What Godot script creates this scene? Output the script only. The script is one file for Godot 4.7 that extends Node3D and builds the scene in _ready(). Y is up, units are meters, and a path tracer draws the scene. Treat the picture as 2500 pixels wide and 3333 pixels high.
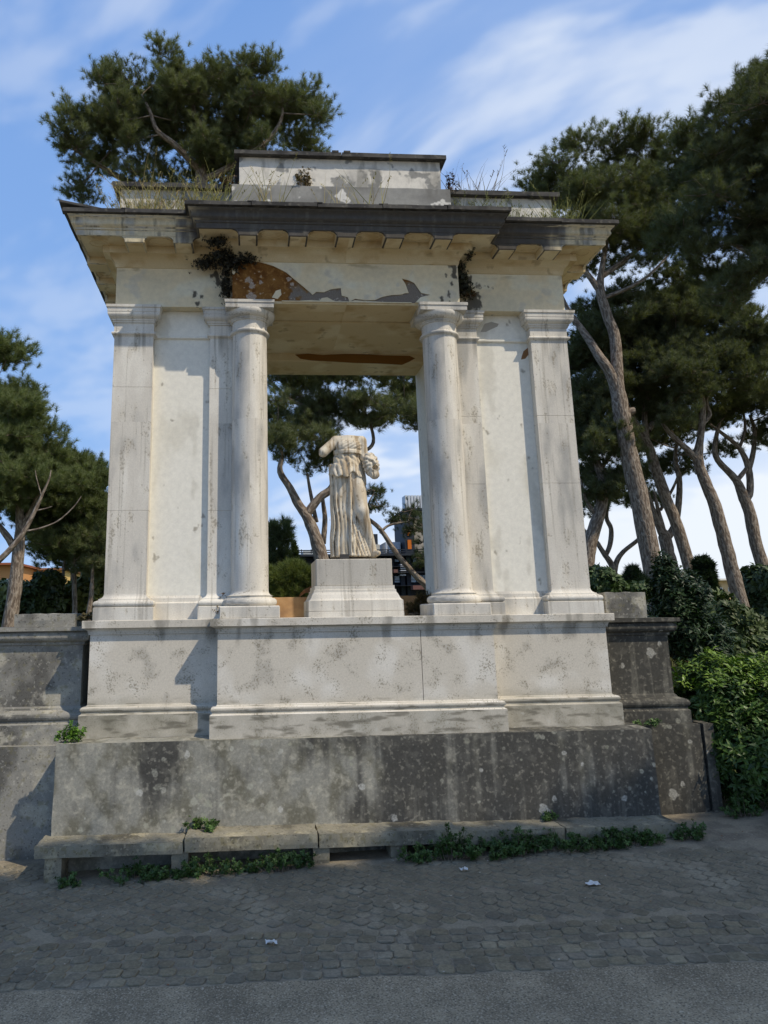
extends Node3D
# A weathered Roman garden aedicule with a headless statue, stone pines behind it. Metres, y up, z towards the viewer.

# ------------------------------------------------------------------ camera numbers (source picture 2500 x 3333)
const FOCAL := 2391.227
const PPX := 979.428
const PPY := 1500.453
var eye := Vector3(-1.208, 2.428, 8.876)
var turn := Basis(Vector3.UP, -0.0686) * Basis(Vector3.RIGHT, 0.2082) * Basis(Vector3.BACK, -0.0147)
var mats := {}
var used_names := {}

func at(u: float, v: float, z: float) -> Vector3:
	# the point of plane z that is seen at that pixel of the photograph
	var r := turn * Vector3((u - PPX) / FOCAL, -(v - PPY) / FOCAL, -1.0)
	return eye + r * ((z - eye.z) / r.z)

func ground_y(x: float, _z := 0.0) -> float:
	return -0.012 + 0.0318 * clampf(x, -9.0, 9.0)

func terrain_y(x: float, z: float) -> float:
	var low := ground_y(x, z)
	var high := 2.25 - 0.55 * smoothstep(5.0, 12.0, x)
	var start := -0.75 if x < 4.2 else lerpf(-0.75, -1.9, smoothstep(4.2, 5.2, x))
	var reach := 0.45 if x < 4.2 else lerpf(0.45, 3.0, smoothstep(4.2, 5.2, x))
	return lerpf(low, high, smoothstep(start, start - reach, z))

# ------------------------------------------------------------------ scene tree helpers
func numbered(called: String) -> String:
	var n: int = used_names.get(called, 0)
	used_names[called] = n + 1
	return called if n == 0 else "%s_%03d" % [called, n]

func tag(o: Node3D, label: String, category: String, group := "") -> Node3D:
	o.set_meta("label", label)
	o.set_meta("category", category)
	if group != "":
		o.set_meta("group", group)
	return o

func thing(called: String, label: String, category: String, where := Vector3.ZERO, group := "") -> Node3D:
	var o := Node3D.new()
	o.name = numbered(called)
	o.position = where
	add_child(o)
	return tag(o, label, category, group)

func put(called: String, mesh: Mesh, material: Material, parent: Node3D = null, where := Vector3.ZERO) -> MeshInstance3D:
	var o := MeshInstance3D.new()
	o.mesh = mesh
	o.material_override = material
	o.position = where
	if parent == null:
		o.name = numbered(called)
		add_child(o)
	else:
		o.name = called
		parent.add_child(o, true)
	return o

func struct(called: String, mesh: Mesh, material: Material, where := Vector3.ZERO) -> MeshInstance3D:
	var o := put(called, mesh, material, null, where)
	o.set_meta("kind", "structure")
	return o

func crowd(called: String, mesh: Mesh, material: Material, parent: Node3D, places: Array, tints: Array = []) -> MultiMeshInstance3D:
	var mm := MultiMesh.new()
	mm.transform_format = MultiMesh.TRANSFORM_3D
	mm.use_colors = not tints.is_empty()
	mm.mesh = mesh
	mm.instance_count = places.size()
	for i in places.size():
		mm.set_instance_transform(i, places[i])
		if not tints.is_empty():
			mm.set_instance_color(i, tints[i])
	var o := MultiMeshInstance3D.new()
	o.multimesh = mm
	o.material_override = material
	o.name = called
	if parent == null:
		o.name = numbered(called)
		add_child(o)
	else:
		parent.add_child(o, true)
	return o

# ------------------------------------------------------------------ mesh building; uvs are metres on the face
class Mb:
	var v := PackedVector3Array()
	var n := PackedVector3Array()
	var t := PackedVector2Array()
	var c := PackedColorArray()
	var tint := Color.WHITE
	func uv(p: Vector3, nn: Vector3) -> Vector2:
		if absf(nn.y) > 0.72:
			return Vector2(p.x, p.y + p.z)
		if absf(nn.x) > absf(nn.z):
			return Vector2(p.x + p.z, p.y)
		return Vector2(p.x, p.y)
	func tri(a: Vector3, b: Vector3, d: Vector3) -> void:
		# counter-clockwise seen from outside
		var nn := (b - a).cross(d - a)
		if nn.length_squared() < 1e-16:
			return
		nn = nn.normalized()
		v.append_array([a, d, b])
		n.append_array([nn, nn, nn])
		t.append_array([uv(a, nn), uv(d, nn), uv(b, nn)])
		c.append_array([tint, tint, tint])
	func quad(a: Vector3, b: Vector3, d: Vector3, e: Vector3) -> void:
		tri(a, b, d)
		tri(a, d, e)
	func smooth_quad(p: Array, q: Array, w: Array) -> void:
		# four points, four normals, four uvs, counter-clockwise
		for k in [0, 2, 1, 0, 3, 2]:
			v.append(p[k])
			n.append(q[k])
			t.append(w[k])
			c.append(tint)
	func box(lo: Vector3, hi: Vector3) -> void:
		chamfer(lo, hi, 0.0)
	func chamfer(lo: Vector3, hi: Vector3, k: float) -> void:
		# a box with its edges cut back by k
		var ctr := (lo + hi) * 0.5
		var h := (hi - lo) * 0.5
		for ax in 3:
			var b := (ax + 1) % 3
			var d := (ax + 2) % 3
			for s in [-1.0, 1.0]:
				var q := []
				for e in [[-1, -1], [1, -1], [1, 1], [-1, 1]]:
					var p := Vector3.ZERO
					p[ax] = s * h[ax]
					p[b] = e[0] * (h[b] - k)
					p[d] = e[1] * (h[d] - k)
					q.append(ctr + p)
				if s > 0:
					quad(q[0], q[1], q[2], q[3])
				else:
					quad(q[3], q[2], q[1], q[0])
		if k <= 0.0:
			return
		for ax in 3:
			var b := (ax + 1) % 3
			var d := (ax + 2) % 3
			for e in [[-1, -1], [1, -1], [1, 1], [-1, 1]]:
				var q := []
				for w in [[-1, 1, 0], [1, 1, 0], [1, 0, 1], [-1, 0, 1]]:
					var p := Vector3.ZERO
					p[ax] = w[0] * (h[ax] - k)
					p[b] = e[0] * (h[b] - k * (1 - w[1]))
					p[d] = e[1] * (h[d] - k * (1 - w[2]))
					q.append(ctr + p)
				var o: Vector3 = (q[1] - q[0]).cross(q[3] - q[0])
				if o.dot(q[0] + q[2] - 2.0 * ctr) > 0:
					quad(q[0], q[1], q[2], q[3])
				else:
					quad(q[3], q[2], q[1], q[0])
		for sx in [-1, 1]:
			for sy in [-1, 1]:
				for sz in [-1, 1]:
					var s := Vector3(sx, sy, sz)
					var i := h - Vector3(k, k, k)
					var a := ctr + s * Vector3(h.x, i.y, i.z)
					var b := ctr + s * Vector3(i.x, h.y, i.z)
					var d := ctr + s * Vector3(i.x, i.y, h.z)
					if sx * sy * sz > 0:
						tri(a, b, d)
					else:
						tri(a, d, b)
	func rough(lo: Vector3, hi: Vector3, cell: float, amp: float, seed_value: int, freq := 3.0) -> void:
		# a box whose faces are gridded and pushed about by noise
		var nz := FastNoiseLite.new()
		nz.seed = seed_value
		nz.frequency = freq
		nz.fractal_octaves = 3
		var ctr := (lo + hi) * 0.5
		var h := (hi - lo) * 0.5
		for ax in 3:
			var b := (ax + 1) % 3
			var d := (ax + 2) % 3
			var nb := maxi(1, int(ceil(2.0 * h[b] / cell)))
			var nd := maxi(1, int(ceil(2.0 * h[d] / cell)))
			for s in [-1.0, 1.0]:
				var g := []
				for i in nb + 1:
					var row := []
					for j in nd + 1:
						var p := Vector3.ZERO
						p[ax] = s * h[ax]
						p[b] = h[b] * (2.0 * i / nb - 1.0)
						p[d] = h[d] * (2.0 * j / nd - 1.0)
						var w := ctr + p
						var on_edge := int(absf(absf(p.x) - h.x) < 1e-5) + int(absf(absf(p.y) - h.y) < 1e-5) + int(absf(absf(p.z) - h.z) < 1e-5)
						var push := nz.get_noise_3dv(w) * amp
						if on_edge >= 2:
							push -= amp * (0.35 + 0.9 * maxf(0.0, nz.get_noise_3dv(w * 2.3 + Vector3(7, 3, 1))))
						row.append(w + (p / maxf(0.001, p.length())) * push if on_edge >= 2 else w + Vector3(int(ax == 0), int(ax == 1), int(ax == 2)) * s * push)
					g.append(row)
				for i in nb:
					for j in nd:
						if s > 0:
							quad(g[i][j], g[i + 1][j], g[i + 1][j + 1], g[i][j + 1])
						else:
							quad(g[i][j + 1], g[i + 1][j + 1], g[i + 1][j], g[i][j])
	func sweep(profile: Array, path: Array, top := true, bottom := false) -> void:
		# profile of (outset, height) carried along a plan path of (x, z) with mitred corners; outside is on the +z side of a path that runs along +x
		var off := []
		for i in path.size():
			var n1 := Vector2.ZERO
			var n2 := Vector2.ZERO
			if i > 0:
				var e: Vector2 = (path[i] - path[i - 1]).normalized()
				n1 = Vector2(-e.y, e.x)
			if i < path.size() - 1:
				var e: Vector2 = (path[i + 1] - path[i]).normalized()
				n2 = Vector2(-e.y, e.x)
			if i == 0:
				n1 = n2
			if i == path.size() - 1:
				n2 = n1
			off.append((n1 + n2) / (1.0 + n1.dot(n2)))
		var ring := func(k: int) -> Array:
			var r := []
			for i in path.size():
				var q: Vector2 = path[i] + off[i] * profile[k].x
				r.append(Vector3(q.x, profile[k].y, q.y))
			return r
		var last: Array = ring.call(0)
		if bottom:
			fill(last, false)
		for k in range(1, profile.size()):
			var now: Array = ring.call(k)
			for i in path.size() - 1:
				quad(last[i], last[i + 1], now[i + 1], now[i])
			last = now
		if top:
			fill(last, true)
	func fill(loop: Array, up: bool) -> void:
		var flat := PackedVector2Array()
		for p in loop:
			flat.append(Vector2(p.x, p.z))
		var ids := Geometry2D.triangulate_polygon(flat)
		for k in range(0, ids.size(), 3):
			var a: Vector3 = loop[ids[k]]
			var b: Vector3 = loop[ids[k + 1]]
			var d: Vector3 = loop[ids[k + 2]]
			if ((b - a).cross(d - a).y > 0) == up:
				tri(a, b, d)
			else:
				tri(a, d, b)
	func plate(outline: PackedVector2Array, z0: float, z1: float) -> void:
		# an upright sheet: outline in (x, y), from z0 at the back to z1 at the front
		var o := outline.duplicate()
		if Geometry2D.is_polygon_clockwise(o):
			o.reverse()
		var ids := Geometry2D.triangulate_polygon(o)
		for k in range(0, ids.size(), 3):
			var a := o[ids[k]]
			var b := o[ids[k + 1]]
			var d := o[ids[k + 2]]
			if (b - a).cross(d - a) < 0:
				var w := b
				b = d
				d = w
			tri(Vector3(a.x, a.y, z1), Vector3(b.x, b.y, z1), Vector3(d.x, d.y, z1))
		for i in o.size():
			var a := o[i]
			var b := o[(i + 1) % o.size()]
			quad(Vector3(a.x, a.y, z0), Vector3(b.x, b.y, z0), Vector3(b.x, b.y, z1), Vector3(a.x, a.y, z1))
	func lathe(profile: Array, ctr: Vector3, sides := 40) -> void:
		# profile of (radius, height); smooth round the axis and along the profile where it bends little
		for k in profile.size() - 1:
			var p0: Vector2 = profile[k]
			var p1: Vector2 = profile[k + 1]
			var e := p1 - p0
			if e.length() < 1e-6:
				continue
			var m := Vector2(e.y, -e.x).normalized()
			for i in sides:
				var a0 := TAU * i / sides
				var a1 := TAU * (i + 1) / sides
				var d0 := Vector3(sin(a0), 0, cos(a0))
				var d1 := Vector3(sin(a1), 0, cos(a1))
				var nn0 := d0 * m.x + Vector3.UP * m.y
				var nn1 := d1 * m.x + Vector3.UP * m.y
				var r := maxf(p0.x, 0.05)
				smooth_quad([ctr + d0 * p0.x + Vector3.UP * p0.y, ctr + d1 * p0.x + Vector3.UP * p0.y, ctr + d1 * p1.x + Vector3.UP * p1.y, ctr + d0 * p1.x + Vector3.UP * p1.y], [nn0, nn1, nn1, nn0], [Vector2(a0 * r, p0.y), Vector2(a1 * r, p0.y), Vector2(a1 * r, p1.y), Vector2(a0 * r, p1.y)])
	func tube(pts: Array, rad: Array, sides := 8, knobs := 0.0, seed_value := 0) -> void:
		# a branch: points with radii, smooth round
		var nz := FastNoiseLite.new()
		nz.seed = seed_value
		nz.frequency = 1.7
		var up := Vector3(0.31, 0.2, 0.93).normalized()
		var rings := []
		var norms := []
		var along := 0.0
		var lens := []
		for i in pts.size():
			var d: Vector3 = (pts[mini(i + 1, pts.size() - 1)] - pts[maxi(i - 1, 0)]).normalized()
			var x := d.cross(up)
			if x.length() < 0.05:
				x = d.cross(Vector3.RIGHT)
			x = x.normalized()
			var y := x.cross(d).normalized()
			up = y
			if i > 0:
				along += (pts[i] - pts[i - 1]).length()
			lens.append(along)
			var ring := []
			var nr := []
			for k in sides:
				var a := TAU * k / sides
				var w := x * cos(a) + y * sin(a)
				var r: float = rad[i]
				if knobs > 0.0:
					r *= 1.0 + knobs * nz.get_noise_3dv((pts[i] + w * r) * 2.0)
				ring.append(pts[i] + w * r)
				nr.append(w)
			rings.append(ring)
			norms.append(nr)
		for i in pts.size() - 1:
			for k in sides:
				var k2 := (k + 1) % sides
				var c0: float = TAU * rad[i] * k / sides
				var c1: float = TAU * rad[i] * (k + 1) / sides
				smooth_quad([rings[i][k2], rings[i][k], rings[i + 1][k], rings[i + 1][k2]], [norms[i][k2], norms[i][k], norms[i + 1][k], norms[i + 1][k2]], [Vector2(c1, lens[i]), Vector2(c0, lens[i]), Vector2(c0, lens[i + 1]), Vector2(c1, lens[i + 1])])
	func mesh() -> ArrayMesh:
		var m := ArrayMesh.new()
		if v.is_empty():
			return m
		var a := []
		a.resize(Mesh.ARRAY_MAX)
		a[Mesh.ARRAY_VERTEX] = v
		a[Mesh.ARRAY_NORMAL] = n
		a[Mesh.ARRAY_TEX_UV] = t
		a[Mesh.ARRAY_COLOR] = c
		m.add_surface_from_arrays(Mesh.PRIMITIVE_TRIANGLES, a)
		return m

func box_mesh(lo: Vector3, hi: Vector3, k := 0.008) -> ArrayMesh:
	var b := Mb.new()
	b.chamfer(lo, hi, k)
	return b.mesh()

# ------------------------------------------------------------------ computed surfaces
func noise(freq: float, oct: int, seed_value: int, kind := FastNoiseLite.TYPE_SIMPLEX_SMOOTH) -> FastNoiseLite:
	var n := FastNoiseLite.new()
	n.noise_type = kind
	n.seed = seed_value
	n.frequency = freq
	n.fractal_octaves = oct
	if oct <= 1:
		n.fractal_type = FastNoiseLite.FRACTAL_NONE
	return n

func paint(w: int, h: int, x0: float, y0: float, x1: float, y1: float, fn: Callable) -> Image:
	# fn(x, y) -> colour as the eye names it (sRGB); y runs upwards
	var data := PackedByteArray()
	data.resize(w * h * 3)
	var k := 0
	for j in h:
		var y := y1 + (y0 - y1) * (j + 0.5) / h
		for i in w:
			var q: Color = fn.call(x0 + (x1 - x0) * (i + 0.5) / w, y)
			data[k] = clampi(int(q.r * 255.0), 0, 255)
			data[k + 1] = clampi(int(q.g * 255.0), 0, 255)
			data[k + 2] = clampi(int(q.b * 255.0), 0, 255)
			k += 3
	return Image.create_from_data(w, h, false, Image.FORMAT_RGB8, data)

func stamp(im: Image, cx: float, cy: float, r: float, col: Color, share: float, edge: FastNoiseLite) -> void:
	# a patch with a ragged outline, in pixels
	for j in range(maxi(0, int(cy - r * 1.5)), mini(im.get_height(), int(cy + r * 1.5) + 1)):
		for i in range(maxi(0, int(cx - r * 1.5)), mini(im.get_width(), int(cx + r * 1.5) + 1)):
			var d := Vector2(i - cx, j - cy).length() / r + 0.55 * edge.get_noise_2d(i * 3.0, j * 3.0)
			if d < 1.0:
				var s := share * smoothstep(1.0, 0.75, d) * (0.75 + 0.5 * edge.get_noise_2d(i * 9.0, j * 9.0))
				im.set_pixel(i, j, im.get_pixel(i, j).lerp(col, clampf(s, 0.0, 1.0)))

func surface(tex: Image, rough: float, rect := Rect2(), triplanar := 0.0, relief := 0.0, bump: Image = null) -> StandardMaterial3D:
	var m := StandardMaterial3D.new()
	m.albedo_texture = ImageTexture.create_from_image(tex)
	m.roughness = rough
	m.metallic_specular = 0.3
	if triplanar > 0.0:
		m.uv1_triplanar = true
		m.uv1_world_triplanar = true
		m.uv1_triplanar_sharpness = 6.0
		m.uv1_scale = Vector3.ONE / triplanar
	elif rect.size.x > 0.0:
		m.uv1_scale = Vector3(1.0 / rect.size.x, -1.0 / rect.size.y, 1)
		m.uv1_offset = Vector3(-rect.position.x / rect.size.x, rect.end.y / rect.size.y, 0)
	if bump != null:
		m.heightmap_enabled = true
		m.heightmap_texture = ImageTexture.create_from_image(bump)
		m.heightmap_scale = relief
	return m

func plain(col: Color, rough := 0.8, spec := 0.3) -> StandardMaterial3D:
	var m := StandardMaterial3D.new()
	m.albedo_color = col
	m.roughness = rough
	m.metallic_specular = spec
	return m

func mix3(a: Color, b: Color, t: float) -> Color:
	return a.lerp(b, clampf(t, 0.0, 1.0))

func srgb(r: float, g: float, b: float) -> Color:
	return Color(r / 255.0, g / 255.0, b / 255.0)

# ------------------------------------------------------------------ sky
func sky_image() -> Image:
	var w := 2048
	var h := 1024
	var warp := noise(0.9, 3, 5)
	var wisp := noise(1.0, 5, 11)
	var soft := noise(0.55, 3, 23)
	var data := PackedFloat32Array()
	data.resize(w * h * 3)
	var zen := Vector3(0.125, 0.268, 0.62)
	var hor := Vector3(0.35, 0.57, 0.93)
	var white := Vector3(0.86, 0.90, 0.94)
	var k := 0
	for j in h:
		var el := PI * (0.5 - (j + 0.5) / h)
		var y := sin(el)
		var r := cos(el)
		if el <= 0.0:
			for i in w:
				data[k] = 0.22
				data[k + 1] = 0.23
				data[k + 2] = 0.24
				k += 3
			continue
		var base := hor.lerp(zen, pow(clampf(y, 0, 1), 0.62))
		for i in w:
			var az := TAU * (i + 0.5) / w
			var x := sin(az) * r
			var z := -cos(az) * r
			var s := 1.0 / (y + 0.22)
			var px := x * s
			var pz := z * s
			# thin high cloud, combed along one direction
			var qx := px * 0.80 + pz * 0.60
			var qz := -px * 0.60 + pz * 0.80
			var wx := warp.get_noise_2d(px * 0.8, pz * 0.8)
			var f := wisp.get_noise_2d(qx * 0.95 + wx * 0.5, qz * 1.45 + wx * 0.5)
			var e := wisp.get_noise_2d(qx * 2.3 + 9.0 + wx * 0.4, qz * 4.2 + wx * 0.6)
			var g := soft.get_noise_2d(px * 1.1 + 3.1, pz * 1.1 + 1.7)
			var fine_ := wisp.get_noise_2d(qx * 4.0 - 5.0 + wx, qz * 9.0 + wx * 0.8)
			var streaks := smoothstep(-0.12, 0.62, 0.75 * f + 0.60 * e + 0.45 * fine_ + 0.10) * (0.36 + 0.10 * x) * (0.25 + 0.75 * smoothstep(-0.55, 0.15, x + 0.45 * (y - 0.35)))
			var veil := smoothstep(-0.35, 0.75, g + 0.55 * x) * (0.17 + 0.14 * e)
			var low := smoothstep(0.36, 0.0, y) * clampf(0.30 + 1.25 * x, 0.04, 1.0)
			var c := clampf(streaks + veil * smoothstep(-0.5, 0.1, x + y - 0.3) + low * (1.0 + 0.5 * g), 0.0, 0.88)
			var q := base.lerp(white, c)
			data[k] = q.x
			data[k + 1] = q.y
			data[k + 2] = q.z
			k += 3
	return Image.create_from_data(w, h, false, Image.FORMAT_RGBF, data.to_byte_array())

func set_camera_and_light() -> void:
	var cam := Camera3D.new()
	cam.name = "camera"
	cam.projection = Camera3D.PROJECTION_FRUSTUM
	cam.keep_aspect = Camera3D.KEEP_HEIGHT
	cam.near = 0.1
	cam.far = 900.0
	cam.size = 0.1 * 3333.0 / FOCAL
	cam.frustum_offset = Vector2(0.1 * (1250.0 - PPX) / FOCAL, 0.1 * (PPY - 1666.5) / FOCAL)
	cam.transform = Transform3D(turn, eye)
	add_child(cam)
	cam.current = true
	var env := Environment.new()
	env.background_mode = Environment.BG_SKY
	var pan := PanoramaSkyMaterial.new()
	pan.panorama = ImageTexture.create_from_image(sky_image())
	var sky := Sky.new()
	sky.sky_material = pan
	env.sky = sky
	env.background_energy_multiplier = 1.1
	env.tonemap_mode = Environment.TONE_MAPPER_LINEAR
	env.tonemap_exposure = 1.0
	env.sdfgi_enabled = true
	env.ssao_enabled = true
	env.ssil_enabled = true
	var we := WorldEnvironment.new()
	we.name = "world_environment"
	we.environment = env
	add_child(we)
	var sun := DirectionalLight3D.new()
	sun.name = "sun"
	sun.light_energy = 1.1
	sun.light_color = Color(1.0, 0.95, 0.87)
	sun.light_angular_distance = 0.53
	sun.shadow_enabled = true
	add_child(sun)
	sun.look_at_from_position(Vector3.ZERO, -Vector3(0.4855, 0.768, 0.4145), Vector3.UP)

# ------------------------------------------------------------------ materials of the place
func make_materials() -> void:
	var big := noise(0.7, 4, 3)
	var mid := noise(2.6, 4, 8)
	var fine := noise(11.0, 3, 15)
	var grit := noise(60.0, 2, 21)
	var streak := noise(1.0, 4, 33)
	var edge := noise(0.03, 3, 77)
	# travertine: pale stone with bedding, small pits and grey patches; repeats every 2.4 m
	var trav := func(x: float, y: float) -> Color:
		var cx := sin(x * TAU / 2.4) * 0.38
		var cz := cos(x * TAU / 2.4) * 0.38
		var m := big.get_noise_3d(cx * 2.2, y * 0.8, cz * 2.2)
		var n := mid.get_noise_3d(cx * 2.0, y * 0.7, cz * 2.0)
		var f := fine.get_noise_3d(cx * 3.0, y * 2.2, cz * 3.0)
		var q := srgb(209, 203, 190)
		q = mix3(q, srgb(172, 169, 161), smoothstep(0.02, 0.50, m + 0.22 * n))
		q = mix3(q, srgb(224, 219, 206), smoothstep(0.0, 0.5, -m + 0.3 * n))
		q = mix3(q, srgb(190, 180, 160), smoothstep(0.22, 0.6, n - 0.2 * m) * 0.4)
		q = mix3(q, srgb(134, 129, 118), smoothstep(0.05, 0.45, streak.get_noise_3d(cx * 11.0, 0.0, cz * 11.0)) * smoothstep(0.80, 1.12, y) * smoothstep(1.16, 1.13, y) * 0.6)
		var run := streak.get_noise_3d(cx * 16.0, y * 0.5, cz * 16.0)
		var pit := smoothstep(0.30, 0.55, f * 0.7 + 0.75 * maxf(0.0, n) + 0.45 * maxf(0.0, run) - 0.10)
		q = mix3(q, srgb(118, 110, 95), pit * 0.45)
		q = mix3(q, srgb(160, 154, 141), smoothstep(0.18, 0.5, run) * 0.35)
		return q * (1.0 + 0.03 * f + 0.05 * grit.get_noise_2d(x, y))
	var ti := paint(400, 800, 0, 0, 2.4, 4.8, trav)
	mats.travertine = surface(ti, 0.85, Rect2(0, 0, 2.4, 4.8), 0.0, 0.8, ti)
	mats.greystone = mats.travertine.duplicate()
	mats.greystone.albedo_color = Color(0.90, 0.90, 0.90)
	# plaster of the recessed panels, repeats every 2 m sideways
	var plaster := func(x: float, y: float) -> Color:
		var m := big.get_noise_2d(x * 1.3 + 40.0, y * 0.9)
		var s := streak.get_noise_2d(x * 2.2, y * 0.5)
		var q := srgb(232, 228, 214)
		q = mix3(q, srgb(220, 215, 199), smoothstep(0.1, 0.6, m + 0.3 * s))
		q = mix3(q, srgb(204, 199, 184), smoothstep(0.28, 0.6, s + 0.4 * mid.get_noise_2d(x, y)) * 0.55)
		q = mix3(q, srgb(150, 143, 128), smoothstep(0.52, 0.66, mid.get_noise_2d(x * 1.4 + 9.0, y * 1.1)) * 0.7)
		return q * (1.0 + 0.035 * fine.get_noise_2d(x, y) + 0.03 * grit.get_noise_2d(x, y))
	mats.plaster = surface(paint(512, 328, -3.2, 2.3, 3.2, 6.4, plaster), 0.9, Rect2(-3.2, 2.3, 6.4, 4.1))
	# ochre lime wash of ceilings and soffits
	var ochre := func(x: float, y: float) -> Color:
		var m := big.get_noise_2d(x * 1.6 + 11.0, y * 1.6)
		var q := srgb(206, 187, 148)
		q = mix3(q, srgb(220, 206, 172), smoothstep(-0.05, 0.5, m))
		q = mix3(q, srgb(172, 142, 98), smoothstep(0.15, 0.6, mid.get_noise_2d(x * 0.7, y * 0.7 + 7.0)) * 0.5)
		q = mix3(q, srgb(140, 122, 94), smoothstep(0.42, 0.62, fine.get_noise_2d(x * 0.35, y * 0.35) + 0.3 * m) * 0.4)
		return q * (1.0 + 0.04 * grit.get_noise_2d(x, y))
	mats.ochre = surface(paint(256, 256, -1.5, -1.5, 1.5, 1.5, ochre), 0.9, Rect2(), 3.0)
	# the big base block: grey travertine under a black crust, run-off streaks and pale lichen
	var r := Rect2(-3.5, -0.35, 7.0, 1.6)
	var crust := func(x: float, y: float) -> Color:
		var st := streak.get_noise_2d(x * 3.4, y * 0.35 + 5.0)
		var st2 := streak.get_noise_2d(x * 9.0 + 40.0, y * 0.5)
		var m := big.get_noise_2d(x * 0.9 + 2.0, y * 1.1)
		var side := smoothstep(-1.2, 0.6, x + 0.5 * m) * 0.75 + 0.55 * exp(-pow((x + 2.15) / 0.55, 2.0)) * smoothstep(0.1, 0.6, y)
		var q := srgb(144, 142, 131)
		q = mix3(q, srgb(114, 111, 97), smoothstep(-0.2, 0.5, mid.get_noise_2d(x, y * 0.8)))
		var black := smoothstep(0.18, 0.80, side + 0.55 * m + 0.45 * st + 0.2 * st2)
		q = mix3(q, srgb(71, 70, 66), black * 0.92)
		q = mix3(q, srgb(150, 147, 134), smoothstep(0.12, 0.5, st2) * smoothstep(0.75, 0.2, y) * 0.35)
		q = mix3(q, srgb(176, 171, 154), smoothstep(0.1, 0.5, mid.get_noise_2d(x * 1.7, y * 1.7 + 3.0) + 0.4 * fine.get_noise_2d(x, y)) * 0.55 * (1.0 - black * 0.7) + 0.35 * smoothstep(0.27, 0.45, fine.get_noise_2d(x * 1.2 + 5.0, y * 1.2)))
		return q * (1.0 + 0.10 * fine.get_noise_2d(x * 2.0, y * 2.0) + 0.09 * grit.get_noise_2d(x, y))
	var im := paint(980, 224, r.position.x, r.position.y, r.end.x, r.end.y, crust)
	var rng := RandomNumberGenerator.new()
	rng.seed = 41
	for i in 240:
		var s := pow(rng.randf(), 4.0) * 5.5 + 0.8
		var px := rng.randf() * 980.0
		var py := rng.randf() * 224.0
		if rng.randf() < 0.35:
			px = rng.randfn(250.0, 50.0)
			py = rng.randfn(95.0, 35.0)
		stamp(im, px, py, s, srgb(190, 189, 176).lerp(srgb(160, 160, 140), rng.randf()), 0.5 + 0.4 * rng.randf(), edge)
	for i in 7:
		stamp(im, 336.0 + rng.randfn(0, 2), 25.0 + i * 17.0, 3.0, srgb(178, 176, 168), 0.5, edge)
	for s in [[-0.02, 0.62, 0.05], [0.32, 0.30, 0.055], [1.98, 0.33, 0.085], [2.1, 0.44, 0.04], [2.45, 0.78, 0.03], [2.9, 0.42, 0.05], [1.3, 0.75, 0.03], [2.25, 0.9, 0.035], [-0.9, 0.42, 0.04], [-1.9, 1.0, 0.05], [-2.4, 0.62, 0.05], [0.9, 0.2, 0.05], [1.6, 0.18, 0.04]]:
		stamp(im, (s[0] - r.position.x) * 140.0, (r.end.y - s[1]) * 140.0, s[2] * 110.0, srgb(196, 195, 186), 0.85, edge)
	mats.crust = surface(im, 0.92, r)
	# pedestal: pale marble, plinths greyed and lichened from below
	var rp := Rect2(-3.4, 1.05, 6.8, 1.45)
	var ped := func(x: float, y: float) -> Color:
		var m := big.get_noise_2d(x * 1.5 + 20.0, y * 1.5)
		var n := mid.get_noise_2d(x * 1.2, y * 1.2 + 4.0)
		var f := fine.get_noise_2d(x * 3.2, y * 3.2)
		var q := srgb(203, 196, 181)
		q = mix3(q, srgb(217, 212, 200), smoothstep(0.0, 0.5, m))
		q = mix3(q, srgb(166, 161, 150), smoothstep(0.12, 0.55, n * 0.7 - m * 0.5) * 0.5)
		var pit := smoothstep(0.28, 0.44, f + 0.75 * n - 0.16)
		q = mix3(q, srgb(120, 113, 96), pit * 0.62)
		var wet := smoothstep(1.60, 1.38, y + 0.10 * n) * (0.55 + 0.5 * m + 0.35 * n)
		wet *= 0.55 if absf(x) < 1.7 else 1.0
		q = mix3(q, srgb(128, 124, 108), clampf(wet, 0, 1) * 0.9)
		q = mix3(q, srgb(98, 94, 82), smoothstep(0.1, 0.5, streak.get_noise_2d(x * 2.0, y * 9.0)) * smoothstep(1.56, 1.44, y) * 0.6)
		q = mix3(q, srgb(118, 114, 104), smoothstep(0.15, 0.5, streak.get_noise_2d(x * 3.0 + 9.0, y * 0.7)) * smoothstep(2.05, 2.26, y) * 0.5)
		return q * (1.0 + 0.05 * f + 0.05 * grit.get_noise_2d(x, y))
	var ip := paint(952, 203, rp.position.x, rp.position.y, rp.end.x, rp.end.y, ped)
	for i in 90:
		stamp(ip, rng.randf() * 952.0, 203.0 - absf(rng.randfn(0.0, 22.0)), pow(rng.randf(), 2.0) * 2.6 + 0.8, srgb(196, 194, 182), 0.6, edge)
	mats.pedestal = surface(ip, 0.85, rp)
	# frieze plaster, and the orange render and grey brickwork that show where it fell
	var fr := Rect2(-3.1, 6.2, 6.2, 0.95)
	var frieze := func(x: float, y: float) -> Color:
		var m := big.get_noise_2d(x * 1.4 + 70.0, y * 1.8)
		var n := mid.get_noise_2d(x * 0.9, y * 0.9 + 14.0)
		var q := srgb(223, 209, 176)
		q = mix3(q, srgb(214, 202, 172), smoothstep(0.0, 0.4, m))
		q = mix3(q, srgb(224, 217, 192), smoothstep(0.1, 0.5, -m + 0.3 * n))
		q = mix3(q, srgb(192, 186, 172), smoothstep(0.22, 0.5, n + 0.2 * m) * 0.5)
		q = mix3(q, srgb(70, 67, 60), smoothstep(0.10, 0.32, n + 0.5 * fine.get_noise_2d(x * 0.8, y * 0.5) - 0.9 * absf(absf(x) - 1.58)) * 0.8)
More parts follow.
